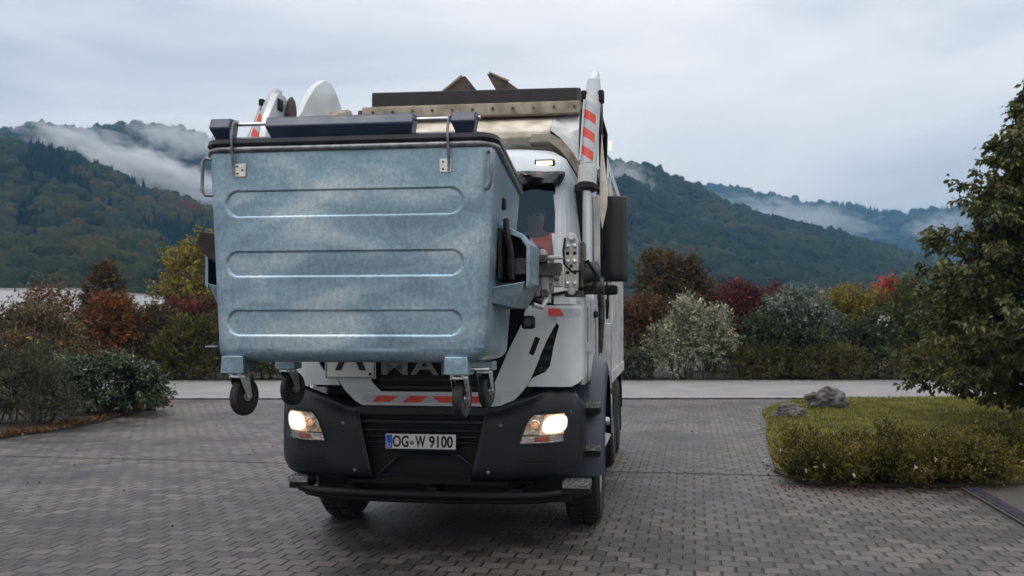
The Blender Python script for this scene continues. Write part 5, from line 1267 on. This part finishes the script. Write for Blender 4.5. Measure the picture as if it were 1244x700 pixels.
# ------------------------------------------------------------------ driver
def driver():
    t = bpy.data.objects.new('person', None)
    vs = [(0, 0, 0), (0, -.02, .22), (0, -.02, .42), (0, -.05, .54), (0, -.07, .66), (0, -.08, .76),
          (.19, -.03, .46), (.27, -.16, .26), (.20, -.42, .30), (-.19, -.03, .46), (-.27, -.16, .26), (-.20, -.42, .30),
          (.10, -.25, -.02), (.12, -.48, -.05), (.13, -.5, -.38), (-.10, -.25, -.02), (-.12, -.48, -.05), (-.13, -.5, -.38)]
    es = [(0, 1), (1, 2), (2, 3), (3, 4), (4, 5), (2, 6), (6, 7), (7, 8), (2, 9), (9, 10), (10, 11), (0, 12), (12, 13), (13, 14), (0, 15), (15, 16), (16, 17)]
    rs = [.15, .15, .13, .055, .095, .08, .085, .055, .035, .085, .055, .035, .09, .07, .055, .09, .07, .055]
    def skinned(nm, m, idx=None, grow=0, par=None):
        ii = list(range(len(vs))) if idx is None else idx
        me = bpy.data.meshes.new(nm); mp_ = {a: k for k, a in enumerate(ii)}
        me.from_pydata([vs[a] for a in ii], [(mp_[a], mp_[c]) for a, c in es if a in mp_ and c in mp_], [])
        o = bpy.data.objects.new(nm, me); COL.objects.link(o)
        md = o.modifiers.new('skin', 'SKIN'); 
        for k, a in enumerate(ii):
            q = rs[a] + grow; me.skin_vertices[0].data[k].radius = (q * (1.25 if a in (0, 1, 2) else 1), q)
        me.skin_vertices[0].data[0].use_root = True
        s2 = o.modifiers.new('sub', 'SUBSURF'); s2.levels = 2; s2.render_levels = 2
        dg = bpy.context.evaluated_depsgraph_get(); m2 = bpy.data.meshes.new_from_object(o.evaluated_get(dg))
        bpy.data.objects.remove(o); m2.materials.clear(); m2.materials.append(m)
        m2.polygons.foreach_set('use_smooth', [True] * len(m2.polygons))
        o = bpy.data.objects.new(nm, m2); COL.objects.link(o)
        if par: o.parent = par
        return o
    body_ = skinned('person', SKIN)
    c, s_ = math.cos(TH), math.sin(TH); lx, ly = .74, 1.06
    body_.location = (TO[0] + lx * c - ly * s_, TO[1] + lx * s_ + ly * c, 2.13); body_.rotation_euler = (0, 0, TH)
    tag(body_, 'driver in an orange and grey work jacket seated behind the windscreen', 'person')
    skinned('jacket', ORANGE, [0, 1, 2, 6, 7, 8, 9, 10, 11], .018, body_)
    b = MB(); b.box(-.085, .085, -.215, -.15, .02, .40); b.box(-.2, .2, -.20, -.15, .30, .345); b.build('jacket_panel', GREYCL, body_, bevel=.02)
    MB().ell((0, -.05, .72), (.095, .10, .105)).build('hair', HAIR, body_, smooth=True)
    MB().ell((0, -.155, .66), (.012, .02, .022)).build('nose', SKIN, body_, smooth=True)
    for x in (-.035, .035): MB().ell((x, -.148, .69), (.013, .008, .008)).build('eye', INK, body_, smooth=True)
driver()

# ------------------------------------------------------------------ the galvanised bin held up in front of the truck
BX, BY = -.215, -1.6            # centre of the front wall in truck coordinates
c, s_ = math.cos(TH), math.sin(TH)
B = empty('waste_container', (TO[0] + BX * c - BY * s_, TO[1] + BX * s_ + BY * c, 1.2), TH, 'large galvanised steel waste bin on casters lifted in front of the truck cab', 'waste container')
Z0 = .378; ZF, ZBk = 1.82, 1.64   # local heights above caster bottoms (base is at 1.2 m above the yard)
DEP0, DEP1 = 1.12, 1.30
def ztop(y): return ZF + (ZBk - ZF) * y / DEP1
def hwz(t): return .928 + (1.0 - .928) * t
def sd_stad(x, z, cx, cz, hw, hh):
    qx = max(abs(x - cx) - (hw - hh), 0); return math.hypot(qx, z - cz) - hh
RIBS = [(-.035 + .0, 1.455, .825, .088), (-.03, 1.045, .823, .086), (-.03, .645, .815, .086)]
def ringpts(t, shrink=0.0, n_f=210):
    """one horizontal ring at height fraction t (front wall leans slightly)"""
    hw = hwz(t) - shrink; yf = .02 * (1 - t) + shrink; yb = DEP0 + (DEP1 - DEP0) * t - shrink; r = .08
    P = []
    xs = np.linspace(-(hw - r), hw - r, n_f)
    for x in xs: P.append((float(x), yf))
    for a in np.linspace(0, 90, 9)[1:]: P.append((hw - r + r * math.sin(rad(a)), yf + r - r * math.cos(rad(a))))
    for y in np.linspace(yf + r, yb - r, 12)[1:]: P.append((hw, float(y)))
    for a in np.linspace(0, 90, 7)[1:]: P.append((hw - r + r * math.cos(rad(a)), yb - r + r * math.sin(rad(a))))
    for x in np.linspace(hw - r, -(hw - r), 20)[1:]: P.append((float(x), yb))
    for a in np.linspace(90, 0, 7)[1:]: P.append((-(hw - r) - r * math.cos(rad(a)), yb - r + r * math.sin(rad(a))))
    for y in np.linspace(yb - r, yf + r, 12)[1:]: P.append((-hw, float(y)))
    for a in np.linspace(90, 0, 9)[1:-1]: P.append((-(hw - r) - r * math.sin(rad(a)), yf + r - r * math.cos(rad(a))))
    return P
rings = []
NZ = 210
for k in range(9):      # rounded bottom edge
    a = rad(90 * k / 8); sh = .085 * (1 - math.sin(a)); z = Z0 + .085 * (1 - math.cos(a))
    rings.append([(x, y, z) for x, y in ringpts(0, sh)])
for k in range(1, NZ + 1):
    t = k / NZ; ring = []
    for i, (x, y) in enumerate(ringpts(t)):
        z = Z0 + .085 + (ztop(y) - Z0 - .085) * t
        if i < 210:
            dd = 0
            for cx, cz, hw, hh in RIBS:
                d = sd_stad(x, z, cx, cz, hw, hh)
                u = min(1, max(0, (.003 - d) / .009)); dd = max(dd, u * u * (3 - 2 * u))
            # pressed-in ribs plus very slight dents of the sheet
            y += .011 * dd + .004 * mnoise.noise(Vector((x * 2.2, z * 2.2, 0))) 
        ring.append((x, y, z))
    rings.append(ring)
b = MB(); b.loft(rings, cap=False); nn = len(rings[0]); b.add(rings[0], [tuple(range(nn))])
rr = random.Random(3)
for s in (-1, 1):
    for k in range(26):
        t = (k + .5) / 26; x = s * (hwz(t) - .10) + rr.uniform(-.004, .004); z = Z0 + .1 + (ZF - Z0 - .12) * t
        b.ell((x, .02 * (1 - t) + .001, z), (.004, .003, .006), 6, 4)
bb_ = b.build('container_body', GALV, B, smooth=True)
# inner lining so the body has thickness where the lid gaps
for s in (-1, 1):
    zc = Z0 + .105; b = MB(); b.box(s * .928 - .075, s * .928 + .004, -.006 + .02, .09, zc - .004, zc + .004); b.build('seam_lap', GALV, bb_)
# rim tube and lid
def rim_path(t_off, z_off, grow, rr_=.12):
    hw = 1.0 + grow; yf = -grow; yb = DEP1 + grow; P = []
    for x in np.linspace(-(hw - rr_), hw - rr_, 30): P.append((float(x), yf))
    for a in np.linspace(0, 90, 9)[1:]: P.append((hw - rr_ + rr_ * math.sin(rad(a)), yf + rr_ - rr_ * math.cos(rad(a))))
    for y in np.linspace(yf + rr_, yb - rr_, 14)[1:]: P.append((hw, float(y)))
    for a in np.linspace(0, 90, 7)[1:]: P.append((hw - rr_ + rr_ * math.cos(rad(a)), yb - rr_ + rr_ * math.sin(rad(a))))
    for x in np.linspace(hw - rr_, -(hw - rr_), 20)[1:]: P.append((float(x), yb))
    for a in np.linspace(90, 0, 7)[1:]: P.append((-(hw - rr_) - rr_ * math.cos(rad(a)), yb - rr_ + rr_ * math.sin(rad(a))))
    for y in np.linspace(yb - rr_, yf + rr_, 14)[1:]: P.append((-hw, float(y)))
    for a in np.linspace(90, 0, 9)[1:-1]: P.append((-(hw - rr_) - rr_ * math.sin(rad(a)), yf + rr_ - rr_ * math.cos(rad(a))))
    return [(x, y, ztop(y) + z_off) for x, y in P]
MB().tube(rim_path(0, .005, .008), .021, 12, closed=True).build('rim', TUBE, B, smooth=True)
b = MB()
r0 = rim_path(0, .030, .012); r1 = rim_path(0, .045, .026); r2 = rim_path(0, .075, .022); r3 = rim_path(0, .088, .0); r4 = [(x * .9, .65 + (y - .65) * .88, z + .02) for x, y, z in r3]
b.loft([r0, r1, r2, r3, r4], cap=True)
lid = b.build('lid', mat('lid_rubber', (.010, .012, .018), .4, c2=(.022, .028, .045), scale=5, bump=.05), B, smooth=True)
# blue black blocks on the lid's front edge, with the rod through them
def block(x0, x1, nm='lid_block'):
    # section in (y,z): sloped upper face towards the camera, undercut lower face
    z = ZF + .075
    ring = lambda x, k: [(x, -.055 + .02 * (1 - k), z + .075), (x, -.02, z + .145), (x, .12, z + .155), (x, .14, z + .01), (x, .0, z + .0)]
    xa, xb = x0, x1; i = .03
    b = MB(); b.loft([ [(p[0] + (i if p[2] < z + .05 else 0), p[1], p[2]) for p in ring(xa, 1)], [(p[0] - (i if p[2] < z + .05 else 0), p[1], p[2]) for p in ring(xb, 1)] ])
    return b.build(nm, BLOCK, B, bevel=.010, seg=3)
block(-.965, -.815); block(-.565, .465); block(.715, .885)
MB().cyl((-.80, .05, ZF + .19), (.90, .05, ZF + .19), .013, n=12).build('hinge_rod', STEEL, B, smooth=True)
for x, sx in ((-.80, 1), (.70, -1)):
    hb_ = MB().tube([(x, .045, ZF + .205), (x, -.02, ZF + .19), (x - .004, -.045, ZF + .10), (x - .002, -.035, ZF - .02), (x, -.012, ZF - .13), (x + .004 * sx, -.006, ZF - .17)], .009, 8).build('lid_strap', TUBE, B, smooth=True)
    x0, x1 = (x, x + .085) if sx > 0 else (x - .065, x + .015)
    pt = MB().box(x0, x1, -.008, .0, ZF - .18, ZF - .09).build('hinge_plate', mat('bright_zinc', (.5, .5, .5), .4, .5, c2=(.7, .7, .68), scale=20), B, bevel=.003)
    b = MB()
    for dx, dz in ((.3, .25), (.75, .5), (.3, .78)): b.cyl((x0 + (x1 - x0) * dx, -.0085, ZF - .18 + .09 * dz), (x0 + (x1 - x0) * dx, -.0125, ZF - .18 + .09 * dz), .007, n=10)
    b.build('rivet', DARKM, pt)
# lifting handles
MB().tube([(-.985, .06, 1.77), (-1.03, .05, 1.785), (-1.05, .045, 1.76), (-1.05, .045, 1.56), (-1.03, .05, 1.525), (-.975, .06, 1.525)], .0125, 10).build('handle', TUBE, B, smooth=True)
MB().tube([(.97, .0, 1.77), (.985, -.045, 1.78), (.995, -.055, 1.75), (.985, -.055, 1.56), (.97, -.045, 1.525), (.95, .0, 1.525)], .0125, 10).build('handle', TUBE, B, smooth=True)
HOOKM = mat('dark_hook_steel', (.008, .006, .006), .5, .3, c2=(.03, .022, .02), scale=12)
# side pockets: bevelled galvanised sleeves, open to the front, with dark hooks inside
for s in (-1, 1):
    y0, y1 = .34, .95; xw = .955
    q = lambda x: s * x
    b = MB()
    b.prism([(q(xw), 1.305), (q(xw), 1.345), (q(xw + .04), 1.33), (q(xw + .18), 1.26), (q(xw + .23), 1.19), (q(xw + .23), .92), (q(xw + .205), .885), (q(xw + .205), 1.17), (q(xw + .165), 1.23), (q(xw + .02), 1.285)], 'y', y0 + .05, y1)
    pk = b.build('side_pocket', GALV, B, bevel=.004)
    b = MB(); b.add([(q(xw - .01), y0 - .10, .885), (q(xw + .20), y0 + .03, .93), (q(xw + .235), y1, .93), (q(xw - .01), y1, .90), (q(xw - .01), y0 - .10, .78), (q(xw + .13), y0 + .08, .75), (q(xw + .14), y1, .75), (q(xw - .01), y1, .75), ], [(0, 1, 2, 3), (4, 5, 6, 7), (0, 1, 5, 4), (1, 2, 6, 5), (2, 3, 7, 6), (3, 0, 4, 7)])
    b.build('pocket_floor', GALV, pk, bevel=.004)
    b = MB(); b.box(min(q(xw), q(xw + .2)), max(q(xw), q(xw + .2)), .60, .63, .93, 1.27); b.build('pocket_back', BLACK, pk)
    MB().tube([(q(xw + .07), y0 + .02, 1.36), (q(xw + .075), y0 + .0, 1.28), (q(xw + .10), y0 + .03, 1.15), (q(xw + .105), y0 + .05, .95)], .024, 6).build('hook', HOOKM, pk, smooth=True)
    MB().box(q(xw + .03) - .012, q(xw + .03) + .012, y0 - .02, y0 + .2, .95, 1.30).build('guide_bar', HOOKM, pk, bevel=.004)
    MB().box(q(xw + .03) - .02, q(xw + .03) + .02, y0 + .1, y0 + .18, 1.44, 1.52).build('trunnion_pad', BLACK, pk, bevel=.008)
    if s < 0:
        MB().prism([(q(xw + .02), .93), (q(xw + .10), .98), (q(xw + .10), 1.07), (q(xw + .21), 1.15), (q(xw + .235), 1.24), (q(xw + .22), 1.30), (q(xw + .15), 1.29), (q(xw + .02), 1.26)], 'y', y0 - .06, y0 - .02).build('catch_plate', HOOKM, pk, bevel=.006)
# casters
def caster(x, y, yaw, par, front):
    """base plate box on the container, swivel fork, wheel"""
    if front: br = MB().prism([(x - .085, .30), (x + .085, .30), (x + .075, .42), (x - .075, .42)], 'y', y - .125, y + .09).build('caster_bracket', GALV, par, bevel=.006)
    else: br = MB().box(x - .08, x + .08, y - .08, y + .08, .29, .36).build('caster_bracket', GALV, par, bevel=.006)
    M_ = Matrix.Translation((x, y, 0)) @ Matrix.Rotation(yaw, 4, 'Z')
    P = lambda p: tuple(M_ @ Vector(p))
    b = MB(); b.lathe([(.055, .295), (.06, .285), (.06, .27), (.04, .262)], P((0, 0, 0)), (0, 0, 1), 24); b.box(-.05, .05, -.05, .05, .286, .2995, M=M_)
    fk = b.build('swivel_head', STEEL, br, smooth=True)
    b = MB()
    for sx in (-1, 1):
        b.prism([(-.05, .272), (.05, .272), (.08, .135), (.055, .108), (.03, .135)], 'x', sx * .044, sx * .050)
    b.box(-.05, .05, -.05, .045, .268, .28)
    b.v = [P(p) for p in b.v]
    b.build('fork', STEEL, br, bevel=.002)
    tr = .032
    c_ = P((0, .055, .134)); ax = (M_.to_3x3() @ Vector((1, 0, 0)))
    b = MB(); b.lathe([(.080, -.026), (.116, -.031), (.130, -.020), (.134, 0), (.130, .020), (.116, .031), (.080, .026)], c_, ax, 32)
    wh = b.build('caster_wheel', RUBBER, br, smooth=True)
    b = MB(); b.lathe([(.015, -.034), (.03, -.034), (.034, -.018), (.074, -.014), (.0795, -.027), (.0795, .027), (.074, .014), (.034, .018), (.03, .034), (.015, .034)], c_, ax, 28)
    b.build('caster_rim', STEEL, br, smooth=True)
    b = MB(); b.cyl(tuple(Vector(c_) - ax * .056), tuple(Vector(c_) + ax * .056), .011, n=10); b.build('axle', STEEL, br)
caster(-.805, .13, rad(-17), B, True); caster(.745, .13, rad(-8), B, True)
caster(-.785, 1.02, rad(-18), B, False); caster(.76, 1.02, rad(-8), B, False)
# small drain plug and lower rail on the right
MB().cyl((.80, .12, .335), (.95, .12, .335), .014).build('drain_pipe', STEEL, B, smooth=True)
